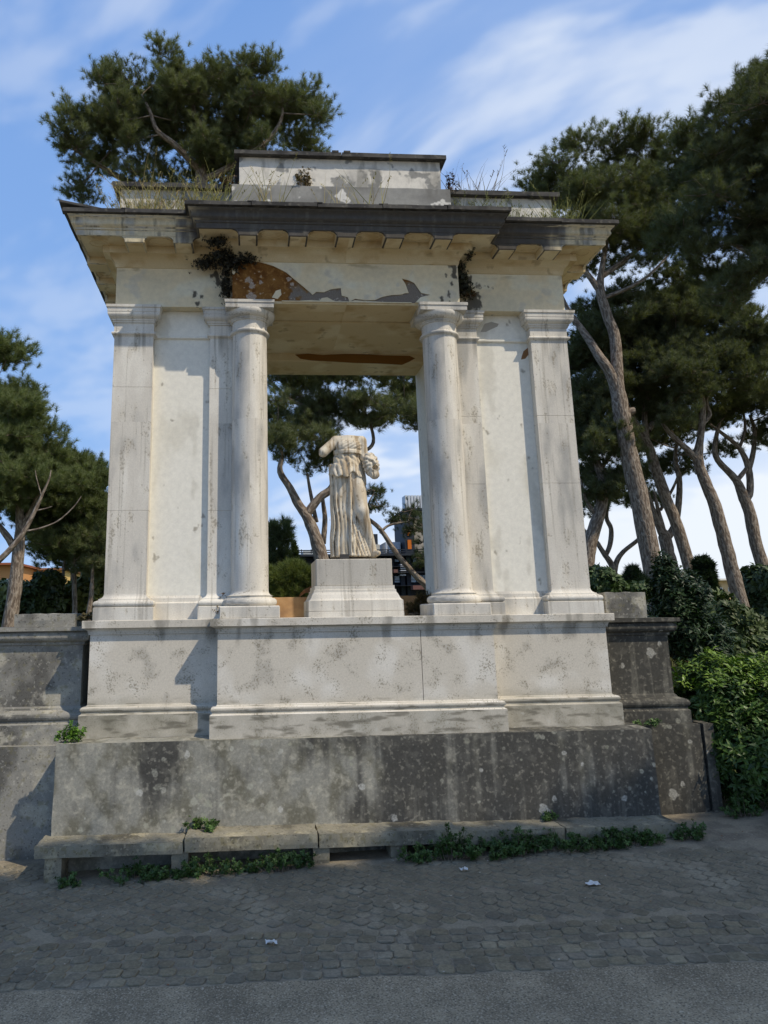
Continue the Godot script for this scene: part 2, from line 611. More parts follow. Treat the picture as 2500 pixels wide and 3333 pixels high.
		q = mix3(q, srgb(136, 122, 92), smoothstep(0.2, 0.5, streak.get_noise_2d(x * 1.6, y * 6.0)) * smoothstep(6.74, 6.86, y) * 0.6)
		return q * (1.0 + 0.04 * fine.get_noise_2d(x, y) + 0.03 * grit.get_noise_2d(x, y))
	mats.frieze = surface(paint(868, 133, fr.position.x, fr.position.y, fr.end.x, fr.end.y, frieze), 0.9, fr)
	var under := func(x: float, y: float) -> Color:
		var n := mid.get_noise_2d(x * 1.5, y * 1.5 + 2.0)
		var f := fine.get_noise_2d(x, y)
		var q := mix3(srgb(128, 90, 46), srgb(104, 68, 34), smoothstep(-0.3, 0.4, n))
		q = mix3(q, srgb(146, 106, 58), smoothstep(0.1, 0.5, f))
		var grey := smoothstep(-0.72, -0.55, x + 0.35 * n) * smoothstep(6.64, 6.5, y + 0.15 * n)
		q = mix3(q, srgb(124, 116, 106), grey)
		q = mix3(q, srgb(196, 190, 176), smoothstep(0.66, 0.8, absf(f) + absf(n) * 0.5) * 0.7)
		return q * (1.0 + 0.12 * grit.get_noise_2d(x, y))
	var iu := paint(540, 108, -1.5, 6.3, 1.5, 6.9, under)
	for s in [[-1.25, 6.60, 0.05], [-1.20, 6.52, 0.045], [-1.09, 6.57, 0.03], [-0.73, 6.62, 0.035], [-0.70, 6.55, 0.03], [-1.21, 6.37, 0.07], [-1.4, 6.72, 0.03]]:
		stamp(iu, (s[0] + 1.5) * 180.0, (6.9 - s[1]) * 180.0, s[2] * 180.0, srgb(190, 184, 178), 0.9, edge)
	mats.render = surface(iu, 0.95, Rect2(-1.5, 6.3, 3.0, 0.6))
	# cornice: cream on the flanks, black crust over the middle
	var rc := Rect2(-4.6, 6.6, 9.2, 1.2)
	var cor := func(x: float, y: float) -> Color:
		var m := big.get_noise_2d(x * 1.2 + 5.0, y * 2.0 + 60.0)
		var st := streak.get_noise_2d(x * 4.0, y * 0.9)
		var q := srgb(205, 192, 160)
		q = mix3(q, srgb(176, 172, 160), smoothstep(0.0, 0.4, st))
		q = mix3(q, srgb(196, 198, 200), smoothstep(0.1, 0.5, m) * 0.6)
		var b := smoothstep(-2.6, -1.45, x) * smoothstep(3.3, 2.0, x)
		b = smoothstep(0.25, 0.75, b + 0.30 * m + 0.28 * st)
		q = mix3(q, srgb(70, 67, 64), b * 0.88)
		q = mix3(q, srgb(104, 102, 94), smoothstep(0.15, 0.5, streak.get_noise_2d(x * 7.0, y * 1.2 + 8.0)) * 0.6)
		return q * (1.0 + 0.08 * fine.get_noise_2d(x, y) + 0.06 * grit.get_noise_2d(x, y))
	mats.cornice = surface(paint(1012, 132, rc.position.x, rc.position.y, rc.end.x, rc.end.y, cor), 0.92, rc)
	# attic: peeling white over grey cement
	var ra := Rect2(-3.2, 7.3, 6.4, 1.4)
	var att := func(x: float, y: float) -> Color:
		var m := big.get_noise_2d(x * 1.1 + 31.0, y * 1.5)
		var n := mid.get_noise_2d(x * 1.1, y * 1.1 + 40.0)
		var q := srgb(219, 214, 202)
		q = mix3(q, srgb(190, 186, 176), smoothstep(0.0, 0.5, m))
		q = mix3(q, srgb(146, 145, 140), smoothstep(0.12, 0.30, n + 0.6 * m))
		q = mix3(q, srgb(122, 120, 112), smoothstep(0.2, 0.5, streak.get_noise_2d(x * 3.0, y * 0.8 + 3.0)) * 0.45)
		q = mix3(q, srgb(140, 92, 70), smoothstep(0.45, 0.55, n) * smoothstep(-1.6, -2.0, x) * smoothstep(-2.9, -2.3, x) * 0.9)
		return q * (1.0 + 0.05 * fine.get_noise_2d(x, y) + 0.04 * grit.get_noise_2d(x, y))
	mats.attic = surface(paint(768, 168, ra.position.x, ra.position.y, ra.end.x, ra.end.y, att), 0.92, ra)
	var cem := func(x: float, y: float) -> Color:
		var m := big.get_noise_2d(x * 1.1 + 31.0, y * 1.5)
		var n := mid.get_noise_2d(x * 1.1, y * 1.1 + 40.0)
		var q := mix3(srgb(150, 149, 143), srgb(128, 127, 122), smoothstep(-0.3, 0.4, m))
		q = mix3(q, srgb(214, 211, 202), smoothstep(0.30, 0.42, n + 0.3 * m))
		q = mix3(q, srgb(112, 110, 104), smoothstep(0.15, 0.5, streak.get_noise_2d(x * 3.0, y * 0.8 + 3.0)) * 0.5)
		return q * (1.0 + 0.05 * fine.get_noise_2d(x, y) + 0.04 * grit.get_noise_2d(x, y))
	mats.cement = surface(paint(384, 110, -1.6, 7.3, 1.6, 8.2, cem), 0.92, Rect2(-1.6, 7.3, 3.2, 0.9))
	# wing walls and loose blocks: dirty travertine, sun-bleached and lichened; triplanar
	var wing := func(x: float, y: float) -> Color:
		var cx := sin(x * TAU / 3.0) * 0.48
		var cz := cos(x * TAU / 3.0) * 0.48
		var m := big.get_noise_3d(cx * 1.8, y * 1.2, cz * 1.8)
		var n := mid.get_noise_3d(cx, y, cz)
		var f := fine.get_noise_3d(cx, y, cz)
		var q := srgb(146, 143, 133)
		q = mix3(q, srgb(98, 96, 90), smoothstep(-0.1, 0.4, m + 0.35 * n))
		q = mix3(q, srgb(176, 170, 152), smoothstep(0.15, 0.5, n - 0.3 * m) * 0.85)
		q = mix3(q, srgb(120, 114, 84), smoothstep(0.2, 0.5, f) * 0.4)
		q = mix3(q, srgb(74, 71, 64), smoothstep(0.34, 0.5, fine.get_noise_3d(cx * 2.4, y * 2.4 + 20.0, cz * 2.4) + 0.2 * m) * 0.6)
		q = mix3(q, srgb(186, 182, 168), smoothstep(0.34, 0.5, fine.get_noise_3d(cx * 1.7, y * 1.7 + 33.0, cz * 1.7) + 0.25 * n) * 0.55)
		return q * (1.0 + 0.09 * grit.get_noise_2d(x, y))
	mats.wing = surface(paint(420, 420, 0, 0, 3.0, 3.0, wing), 0.93, Rect2(), 3.0)
	mats.benchstone = mats.wing.duplicate()
	mats.benchstone.albedo_color = Color(0.97, 0.95, 0.89)
	mats.stained = mats.crust.duplicate()  # right wing copy: crust stains, with its shade also put into the dark colour
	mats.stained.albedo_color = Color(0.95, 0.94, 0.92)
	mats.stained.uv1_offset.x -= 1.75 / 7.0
	var slate := func(x: float, y: float) -> Color:
		var q := mix3(srgb(84, 82, 78), srgb(58, 57, 56), smoothstep(-0.3, 0.4, mid.get_noise_2d(x, y)))
		q = mix3(q, srgb(112, 108, 98), smoothstep(0.2, 0.5, fine.get_noise_2d(x, y)) * 0.6)
		return q
	mats.slate = surface(paint(256, 256, 0, 0, 2.0, 2.0, slate), 0.8, Rect2(), 2.0)
	# ground
	var basalt := func(x: float, y: float) -> Color:
		var q := mix3(srgb(132, 123, 103), srgb(119, 112, 95), smoothstep(-0.3, 0.4, mid.get_noise_2d(x, y)))
		q = mix3(q, srgb(152, 143, 123), smoothstep(0.1, 0.5, big.get_noise_2d(x * 1.4, y * 1.4)) * 0.8)
		return q * (1.0 + 0.13 * fine.get_noise_2d(x * 2.0, y * 2.0) + 0.14 * grit.get_noise_2d(x, y))
	var bas := paint(400, 400, 0, 0, 4.0, 4.0, basalt)
	for k in 4:
		var m := surface(bas, 0.72, Rect2(), 4.0)
		m.albedo_color = [Color(1, 1, 1), Color(0.93, 0.93, 0.94), Color(1.04, 1.03, 1.0), Color(0.96, 0.95, 0.93)][k]
		mats["cobble%d" % k] = m
	var soil := func(x: float, y: float) -> Color:
		var q := mix3(srgb(148, 138, 118), srgb(126, 117, 101), smoothstep(-0.3, 0.4, mid.get_noise_2d(x, y)))
		q = mix3(q, srgb(142, 132, 112), smoothstep(0.15, 0.5, fine.get_noise_2d(x, y)) * 0.7)
		return q * (1.0 + 0.16 * grit.get_noise_2d(x, y))
	mats.soil = surface(paint(256, 256, 0, 0, 3.0, 3.0, soil), 0.95, Rect2(), 3.0)
	var tar := func(x: float, y: float) -> Color:
		var a := sin(x * TAU / 3.0) * 0.48
		var c := cos(x * TAU / 3.0) * 0.48
		var q := srgb(150, 137, 113) * (1.0 + 0.16 * big.get_noise_3d(a * 2.0, y, c * 2.0) + 0.16 * mid.get_noise_3d(a, y, c))
		var g := grit.get_noise_3d(a * 1.1, y * 1.1, c * 1.1)
		q = mix3(q, srgb(196, 184, 162), smoothstep(0.22, 0.55, g) * 0.9)
		q = mix3(q, srgb(84, 79, 70), smoothstep(0.18, 0.55, -g) * 0.85)
		return q
	var ta := paint(480, 480, 0, 0, 3.0, 3.0, tar)
	mats.asphalt = surface(ta, 0.9, Rect2(), 3.0)
	var turf := func(x: float, y: float) -> Color:
		var q := mix3(srgb(92, 88, 56), srgb(70, 80, 40), smoothstep(-0.3, 0.4, mid.get_noise_2d(x, y)))
		return q * (1.0 + 0.2 * fine.get_noise_2d(x, y))
	mats.turf = surface(paint(256, 256, 0, 0, 4.0, 4.0, turf), 0.95, Rect2(), 4.0)
	# bark, statue, others
	var bark := func(x: float, y: float) -> Color:
		var n := streak.get_noise_2d(x * 14.0, y * 3.5)
		var q := mix3(srgb(146, 133, 118), srgb(106, 93, 81), smoothstep(-0.25, 0.3, n))
		q = mix3(q, srgb(168, 157, 143), smoothstep(0.15, 0.5, mid.get_noise_2d(x * 3.0, y * 1.5)) * 0.7)
		return q * (1.0 + 0.12 * fine.get_noise_2d(x * 2.0, y))
	var ba := paint(192, 384, 0, 0, 1.5, 3.0, bark)
	mats.bark = surface(ba, 0.95, Rect2(0, 0, 1.5, 3.0), 0.0, 4.0, ba)
	var marble := func(x: float, y: float) -> Color:
		var n := streak.get_noise_2d(x * 9.0, y * 1.2)
		var q := mix3(srgb(216, 207, 188), srgb(196, 182, 157), smoothstep(-0.2, 0.4, mid.get_noise_2d(x * 2.0, y * 1.2)))
		q = mix3(q, srgb(132, 112, 86), smoothstep(0.08, 0.40, n) * 0.62)
		q = mix3(q, srgb(120, 104, 82), smoothstep(0.35, 0.55, fine.get_noise_2d(x * 2.0, y * 1.2)) * 0.5)
		return q * (1.0 + 0.05 * grit.get_noise_2d(x, y))
	mats.marble = surface(paint(220, 440, 0, 0, 1.0, 2.0, marble), 0.8, Rect2(), 0.0)
	mats.marble.uv1_triplanar = true
	mats.marble.uv1_world_triplanar = true
	mats.marble.uv1_triplanar_sharpness = 5.0
	mats.marble.uv1_scale = Vector3(1.0, 0.4, 1.0)
	mats.marble.uv1_offset = Vector3(0.45, -1.04, 0.45)
	var rough_wall := func(x: float, y: float) -> Color:
		var q := mix3(srgb(206, 168, 124), srgb(190, 150, 108), smoothstep(-0.3, 0.4, mid.get_noise_2d(x, y)))
		return mix3(q, srgb(150, 120, 96), smoothstep(0.1, 0.5, big.get_noise_2d(x * 2.0, y * 3.0)) * 0.5) * (1.0 + 0.05 * grit.get_noise_2d(x, y))
	mats.stucco = surface(paint(256, 256, 0, 0, 2.0, 2.0, rough_wall), 0.95, Rect2(), 2.0)
	var conc := func(x: float, y: float) -> Color:
		var q := mix3(srgb(176, 168, 154), srgb(150, 142, 130), smoothstep(-0.3, 0.4, big.get_noise_2d(x * 0.5, y * 0.5)))
		return mix3(q, srgb(118, 110, 98), smoothstep(0.1, 0.5, streak.get_noise_2d(x * 1.2, y * 0.15)) * 0.6)
	mats.concrete = surface(paint(256, 256, 0, 0, 12.0, 12.0, conc), 0.95, Rect2(), 12.0)

# ------------------------------------------------------------------ the aedicule
const BASE_TOP := 1.13
const PED_TOP := 2.411
const SHAFT_LOW := 2.691
const NECK := 5.958
const ARCH := 6.314
const BED := 6.84
const HANG := 6.975
const SOFFIT := 7.07
const ROOF := 7.29

func arc(profile: Array, c: Vector2, r: float, a0: float, a1: float, steps := 7) -> void:
	for k in steps + 1:
		var a := deg_to_rad(lerpf(a0, a1, float(k) / steps))
		profile.append(c + Vector2(cos(a), sin(a)) * r)

func build_monument() -> void:
	var t := thing("stone_aedicule", "weathered cream stone aedicule with two columns framing a headless statue", "monument")
	# base block
	var b := Mb.new()
	b.rough(Vector3(-3.295, -0.4, -2.3), Vector3(3.295, BASE_TOP, 0.43), 0.11, 0.012, 4, 2.2)
	put("base_block", b.mesh(), mats.crust, t)
	# pedestals: die with plinth and cap
	var low := [Vector2(0.078, BASE_TOP - 0.01), Vector2(0.078, 1.372), Vector2(0.055, 1.385), Vector2(0.05, 1.405)]
	arc(low, Vector2(0.04, 1.43), 0.028, -70, 80)
	low.append_array([Vector2(0.018, 1.46), Vector2(0.012, 1.468), Vector2(0.0, 1.475)])
	var cap := [Vector2(0.0, 2.25), Vector2(0.018, 2.252), Vector2(0.018, 2.268)]
	arc(cap, Vector2(0.075, 2.27), 0.052, 180, 100)
	cap.append_array([Vector2(0.07, 2.325), Vector2(0.082, 2.327), Vector2(0.084, PED_TOP - 0.006), Vector2(0.078, PED_TOP)])
	var runs := [[Vector2(-3.065, -2.2), Vector2(-3.065, 0.024), Vector2(-1.5, 0.024), Vector2(-1.5, -2.2)], [Vector2(-1.591, -0.6), Vector2(-1.591, 0.293), Vector2(1.591, 0.293), Vector2(1.591, -0.6)], [Vector2(1.5, -2.2), Vector2(1.5, 0.024), Vector2(3.065, 0.024), Vector2(3.065, -2.2)]]
	for run in runs:
		b = Mb.new()
		if run == runs[1]:
			# two slabs meet in an open joint
			b.sweep([Vector2(0, 1.47), Vector2(0, 2.255)], [run[0], run[1], Vector2(0.731, 0.293), Vector2(0.731, -0.6)], false)
			put("pedestal", b.mesh(), mats.pedestal, t)
			b = Mb.new()
			b.sweep([Vector2(0, 1.47), Vector2(0, 2.255)], [Vector2(0.738, -0.6), Vector2(0.738, 0.293), run[2], run[3]], false)
		else:
			b.sweep([Vector2(0, 1.47), Vector2(0, 2.255)], run, false)
		var die := put("pedestal", b.mesh(), mats.pedestal, t)
		b = Mb.new()
		b.sweep(low, run)
		put("plinth", b.mesh(), mats.pedestal, die)
		b = Mb.new()
		var high := cap.duplicate()
		if run == runs[1]:
			for k in high.size():
				high[k] += Vector2(0, 0.003)
		b.sweep(high, run, true, true)
		put("cap", b.mesh(), mats.pedestal, die)
	b = Mb.new()
	b.box(Vector3(-1.5, 1.2, -2.2), Vector3(1.5, PED_TOP - 0.012, 0.2))
	put("floor_slab", b.mesh(), mats.travertine, t)
	# piers behind the pilasters
	for s in [-1.0, 1.0]:
		b = Mb.new()
		b.box(Vector3(minf(s * 1.40, s * 2.915), PED_TOP - 0.02, -2.15), Vector3(maxf(s * 1.40, s * 2.915), ARCH + 0.01, -0.12))
		var pier := put("pier", b.mesh(), mats.plaster, t)
		# moulding under the panel and the thin string at its head
		b = Mb.new()
		var x0 := minf(s * 1.72, s * 2.46)
		var x1 := maxf(s * 1.72, s * 2.46)
		b.sweep([Vector2(0.055, PED_TOP), Vector2(0.055, 2.60), Vector2(0.02, 2.615), Vector2(0.018, 2.66), Vector2(0.0, 2.69)], [Vector2(x0, -0.12), Vector2(x1, -0.12)], false)
		put("panel_foot", b.mesh(), mats.travertine, pier)
		b = Mb.new()
		b.sweep([Vector2(0.0, NECK - 0.035), Vector2(0.03, NECK - 0.02), Vector2(0.032, NECK), Vector2(0.0, NECK + 0.02)], [Vector2(x0, -0.12), Vector2(x1, -0.12)], false)
		put("string_moulding", b.mesh(), mats.plaster, pier)
		pilaster(t, s * 2.69, 0.243, 0.0)
		pilaster(t, s * 1.585, 0.152, -0.05)
		column(t, s * 1.23)
	entablature(t)
	attic(t)

func pilaster(t: Node3D, x: float, half: float, z: float) -> void:
	var path := [Vector2(x - half, -0.4), Vector2(x - half, z), Vector2(x + half, z), Vector2(x + half, -0.4)]
	var b := Mb.new()
	# three blocks with fine joints
	var cuts := [SHAFT_LOW, 4.02 if x > 0 else 3.7, 4.9 if x > 0 else 5.25, NECK]
	for k in 3:
		b.sweep([Vector2(-0.005, cuts[k]), Vector2(0.0, cuts[k] + 0.004), Vector2(0.0, cuts[k + 1] - 0.004), Vector2(-0.005, cuts[k + 1])], path, false)
	var shaft := put("pilaster", b.mesh(), mats.travertine, t)
	b = Mb.new()
	var f := [Vector2(0.10, PED_TOP - 0.005), Vector2(0.10, 2.555), Vector2(0.092, 2.56)]
	arc(f, Vector2(0.068, 2.598), 0.036, -80, 85)
	f.append_array([Vector2(0.055, 2.64), Vector2(0.052, 2.655)])
	arc(f, Vector2(0.06, 2.715), 0.06, 262, 185, 5)
	f.append(Vector2(0.0, 2.725))
	b.sweep(f, path)
	put("base_moulding", b.mesh(), mats.travertine, shaft)
	b = Mb.new()
	var c := [Vector2(0.0, NECK - 0.045)]
	arc(c, Vector2(0.014, NECK - 0.005), 0.02, -90, 90, 6)
	c.append_array([Vector2(0.006, NECK + 0.022), Vector2(0.006, 6.095), Vector2(0.022, 6.097), Vector2(0.022, 6.118), Vector2(0.034, 6.12), Vector2(0.034, 6.14)])
	arc(c, Vector2(0.03, 6.20), 0.052, -60, 20, 6)
	c.append_array([Vector2(0.084, 6.222), Vector2(0.086, 6.275), Vector2(0.098, 6.278), Vector2(0.10, ARCH - 0.002)])
	b.sweep(c, path)
	put("capital", b.mesh(), mats.travertine, shaft)

func column(t: Node3D, x: float) -> void:
	var z := -0.007
	var o := Vector3(x, 0, z)
	var b := Mb.new()
	var shaft := []
	for k in 15:
		var s := k / 14.0
		shaft.append(Vector2(0.224 - 0.006 * s * s, lerpf(SHAFT_LOW + 0.03, NECK - 0.03, s)))
	b.lathe(shaft, o, 56)
	var body := put("column", b.mesh(), mats.travertine, t)
	b = Mb.new()
	b.chamfer(Vector3(x - 0.345, PED_TOP - 0.004, z - 0.345), Vector3(x + 0.345, 2.552, z + 0.345), 0.012)
	put("plinth", b.mesh(), mats.travertine, body)
	b = Mb.new()
	var f := [Vector2(0.28, 2.55)]
	arc(f, Vector2(0.275, 2.597), 0.048, -90, 90, 8)
	f.append_array([Vector2(0.268, 2.648), Vector2(0.268, 2.668)])
	arc(f, Vector2(0.284, 2.73), 0.06, 265, 182, 6)
	b.lathe(f, o, 56)
	put("base_moulding", b.mesh(), mats.travertine, body)
	b = Mb.new()
	var c := [Vector2(0.218, NECK - 0.05), Vector2(0.226, NECK - 0.045)]
	arc(c, Vector2(0.228, NECK - 0.015), 0.025, -90, 90, 8)
	c.append_array([Vector2(0.222, NECK + 0.018), Vector2(0.222, 6.085), Vector2(0.238, 6.087), Vector2(0.238, 6.102), Vector2(0.25, 6.104), Vector2(0.25, 6.118)])
	arc(c, Vector2(0.24, 6.20), 0.082, -75, 8, 8)
	b.lathe(c, o, 56)
	var cap := put("capital", b.mesh(), mats.travertine, body)
	b = Mb.new()
	var h := 0.297
	var path := [Vector2(x - h, z - h), Vector2(x - h, z + h), Vector2(x + h, z + h), Vector2(x + h, z - h), Vector2(x - h + 0.001, z - h)]
	b.sweep([Vector2(0.0, 6.205), Vector2(0.004, 6.21), Vector2(0.004, 6.268), Vector2(0.014, 6.272), Vector2(0.014, ARCH - 0.004)], path, true, true)
	put("abacus", b.mesh(), mats.travertine, cap)

func px_outline(points: Array, ox: float, oy: float, k: float, z: float) -> PackedVector2Array:
	var r := PackedVector2Array()
	for p in points:
		var q := at(ox + p[0] * k, oy + p[1] * k, z)
		r.append(Vector2(q.x, q.y))
	return r

func entablature(t: Node3D) -> void:
	# frieze walls
	var b := Mb.new()
	b.box(Vector3(-2.931, ARCH, -2.2), Vector3(2.931, SOFFIT + 0.1, 0.027))
	var fr := put("frieze", b.mesh(), mats.frieze, t)
	b = Mb.new()
	b.box(Vector3(-1.448, ARCH + 0.004, -0.3), Vector3(1.448, SOFFIT + 0.08, 0.242))
	put("bare_wall", b.mesh(), mats.render, fr).set_meta("label", "orange render and grey masonry bared where plaster fell")
	# the plaster that still holds, 14 mm thick
	var zf := 0.256
	var edge := px_outline([[1600, 868], [1560, 882], [1480, 884], [1390, 903], [1330, 930], [1240, 932], [1150, 918], [1100, 944], [1085, 905], [1030, 890], [1022, 822], [935, 832], [870, 860], [800, 856], [768, 882], [680, 805], [600, 740], [560, 705], [530, 680], [470, 650], [420, 625], [350, 602], [290, 588], [268, 560]], 740, 640, 0.3617, zf)
	var hole := px_outline([[118, 842], [160, 800], [232, 783], [165, 768], [112, 692], [68, 672], [18, 660], [45, 700], [70, 768]], 1300, 620, 0.434, zf)
	var o := PackedVector2Array([Vector2(edge[edge.size() - 1].x - 0.03, BED + 0.12), Vector2(1.452, BED + 0.12), Vector2(1.452, ARCH + 0.003), Vector2(hole[0].x + 0.01, ARCH + 0.003)])
	o.append_array(hole)
	o.append_array(edge)
	b = Mb.new()
	b.plate(o, 0.236, zf)
	put("plaster_coat", b.mesh(), mats.frieze, fr)
	var strip := px_outline([[490, 942], [560, 938], [640, 944], [760, 930], [830, 935], [850, 912], [900, 905], [945, 930], [975, 955], [1060, 950], [1105, 950], [1150, 932], [1230, 940], [1290, 940], [1360, 945], [1390, 968], [1440, 955], [1500, 962], [1560, 955], [1659, 962]], 740, 640, 0.3617, zf)
	var so := PackedVector2Array()
	so.append(Vector2(strip[strip.size() - 1].x, ARCH - 0.006))
	so.append(Vector2(strip[0].x, ARCH - 0.006))
	for p in strip:
		so.append(Vector2(p.x, maxf(p.y, ARCH + 0.004)))
	b = Mb.new()
	b.plate(so, 0.236, zf - 0.001)
	put("plaster_coat", b.mesh(), mats.frieze, fr)
	for chip in [[[-0.95, 6.36], [-0.9, 6.45], [-0.84, 6.47], [-0.83, 6.40], [-0.88, 6.34]], [[-1.448, 6.80], [-1.40, 6.80], [-1.405, 6.70], [-1.43, 6.66], [-1.448, 6.68]]]:
		var oc := PackedVector2Array()
		for p in chip:
			oc.append(Vector2(p[0], p[1]))
		b = Mb.new()
		b.plate(oc, 0.236, zf - 0.002)
		put("plaster_chip", b.mesh(), mats.frieze, fr)
	b = Mb.new()
	b.sweep([Vector2(-0.004, ARCH), Vector2(0.0, BED)], [Vector2(-1.452, -0.2), Vector2(-1.452, 0.05)], false)
	put("plaster_return", b.mesh(), mats.frieze, fr)
	b = Mb.new()
	b.sweep([Vector2(-0.004, ARCH), Vector2(0.0, BED)], [Vector2(1.452, 0.25), Vector2(1.452, -0.2)], false)
	put("plaster_return", b.mesh(), mats.frieze, fr)
	# ceiling of the passage, its joint crack, and the lintel at the back
	b = Mb.new()
	b.box(Vector3(-1.447, ARCH - 0.03, -0.30), Vector3(1.447, ARCH + 0.02, 0.235))
	put("lintel_soffit", b.mesh(), mats.ochre, fr)
	b = Mb.new()
	b.box(Vector3(-1.42, ARCH - 0.05, -1.50), Vector3(1.42, ARCH + 0.02, -0.312))
	put("ceiling", b.mesh(), mats.ochre, fr)
	b = Mb.new()
	b.chamfer(Vector3(-1.41, 6.145, -2.14), Vector3(1.41, ARCH + 0.01, -1.50), 0.01)
	var back := put("back_lintel", b.mesh(), mats.ochre, fr)
	var bare := px_outline([[0, 1170], [170, 1162], [330, 1172], [470, 1175], [500, 1188], [470, 1205], [430, 1222], [300, 1215], [170, 1212], [60, 1205], [-60, 1200], [-120, 1190], [-148, 1168], [-80, 1163]], 1050, 450, 0.6028, -1.494)
	b = Mb.new()
	b.plate(bare, -1.51, -1.494)
	put("bare_patch", b.mesh(), plain(srgb(122, 84, 40), 0.95), back)
	# patches on the right-hand panel where the coat has come away
	b = Mb.new()
	b.plate(px_outline([[640, 1000], [690, 985], [745, 1000], [735, 1020], [690, 1040], [650, 1060], [608, 1062]], 1300, 620, 0.434, -0.118), -0.13, -0.118)
	put("bare_patch", b.mesh(), plain(srgb(170, 163, 150), 0.95), t)
	b = Mb.new()
	b.plate(px_outline([[1085, 1150], [1110, 1130], [1118, 1160], [1095, 1190], [1072, 1195], [1078, 1170]], 1050, 450, 0.6028, -0.118), -0.13, -0.118)
	put("bare_patch", b.mesh(), plain(srgb(134, 98, 66), 0.95), t)
	# bed mould (cove), mutules, corona and cyma carried round both steps of the plan
	var path := [Vector2(-2.931, -2.2), Vector2(-2.931, 0.027), Vector2(-1.452, 0.027), Vector2(-1.452, 0.256), Vector2(1.452, 0.256), Vector2(1.452, 0.027), Vector2(2.931, 0.027), Vector2(2.931, -2.2)]
	var cove := [Vector2(0.0, BED - 0.004), Vector2(0.012, BED), Vector2(0.014, BED + 0.015)]
	for k in 8:
		var a := deg_to_rad(lerpf(180, 92, k / 7.0))
		cove.append(Vector2(0.15, BED + 0.02) + Vector2(cos(a) * 0.134, sin(a) * 0.115))
	cove.append_array([Vector2(0.155, HANG - 0.002), Vector2(0.155, SOFFIT)])
	b = Mb.new()
	b.sweep(cove, path, false)
	put("bed_moulding", b.mesh(), mats.ochre, t)
	b = Mb.new()
	b.sweep([Vector2(0.10, SOFFIT), Vector2(0.405, SOFFIT)], path, false)
	put("soffit", flipped(b.mesh()), mats.ochre, t)
	b = Mb.new()
	var cyma := [Vector2(0.395, SOFFIT), Vector2(0.40, SOFFIT - 0.012), Vector2(0.425, SOFFIT - 0.012), Vector2(0.428, 7.125), Vector2(0.44, 7.13), Vector2(0.443, 7.145)]
	for k in 9:
		var s := k / 8.0
		cyma.append(Vector2(0.445 + 0.075 * s + 0.018 * sin(s * TAU), lerpf(7.15, 7.275, s)))
	cyma.append(Vector2(0.522, ROOF))
	b.sweep(cyma, path, true)
	put("corona", b.mesh(), mats.cornice, t)
	# slate sheets along the top edge
	sheet_run(t, path)
	# mutules: fronts flush with the corona, undersides panelled
	for xm in [-1.25, -0.635, -0.042, 0.56, 1.17]:
		mutule(t, Vector3(xm, 0, 0.256), Vector3(0, 0, 1), 0.119)
	for s in [-1.0, 1.0]:
		for xm in [2.65, 2.055]:
			mutule(t, Vector3(s * xm, 0, 0.027), Vector3(0, 0, 1), 0.119)
		for zm in [-0.26, -0.86, -1.46, -2.0]:
			mutule(t, Vector3(s * 2.931, 0, zm), Vector3(s, 0, 0), 0.119)
		# corner coffer frames
		coffer(t, Vector3(s * 3.13, 0, 0.22), Vector3(0, 0, 1), 0.13)
	for xm in [-0.942, -0.338, 0.259, 0.865]:
		coffer(t, Vector3(xm, 0, 0.256 + 0.28), Vector3(0, 0, 1), 0.165)
	for s in [-1.0, 1.0]:
		coffer(t, Vector3(s * 2.352, 0, 0.027 + 0.28), Vector3(0, 0, 1), 0.155)
		for zm in [-0.56, -1.16]:
			coffer(t, Vector3(s * 3.21, 0, zm), Vector3(s, 0, 0), 0.155)

func flipped(m: ArrayMesh) -> ArrayMesh:
	var a := m.surface_get_arrays(0)
	var n: PackedVector3Array = a[Mesh.ARRAY_NORMAL]
	var p: PackedVector3Array = a[Mesh.ARRAY_VERTEX]
	for k in range(0, p.size(), 3):
		if n[k].y > 0:
			for j in 3:
				n[k + j] = -n[k + j]
			var w := p[k]
			p[k] = p[k + 1]
			p[k + 1] = w
	a[Mesh.ARRAY_NORMAL] = n
	a[Mesh.ARRAY_VERTEX] = p
	var r := ArrayMesh.new()
	r.add_surface_from_arrays(Mesh.PRIMITIVE_TRIANGLES, a)
	return r

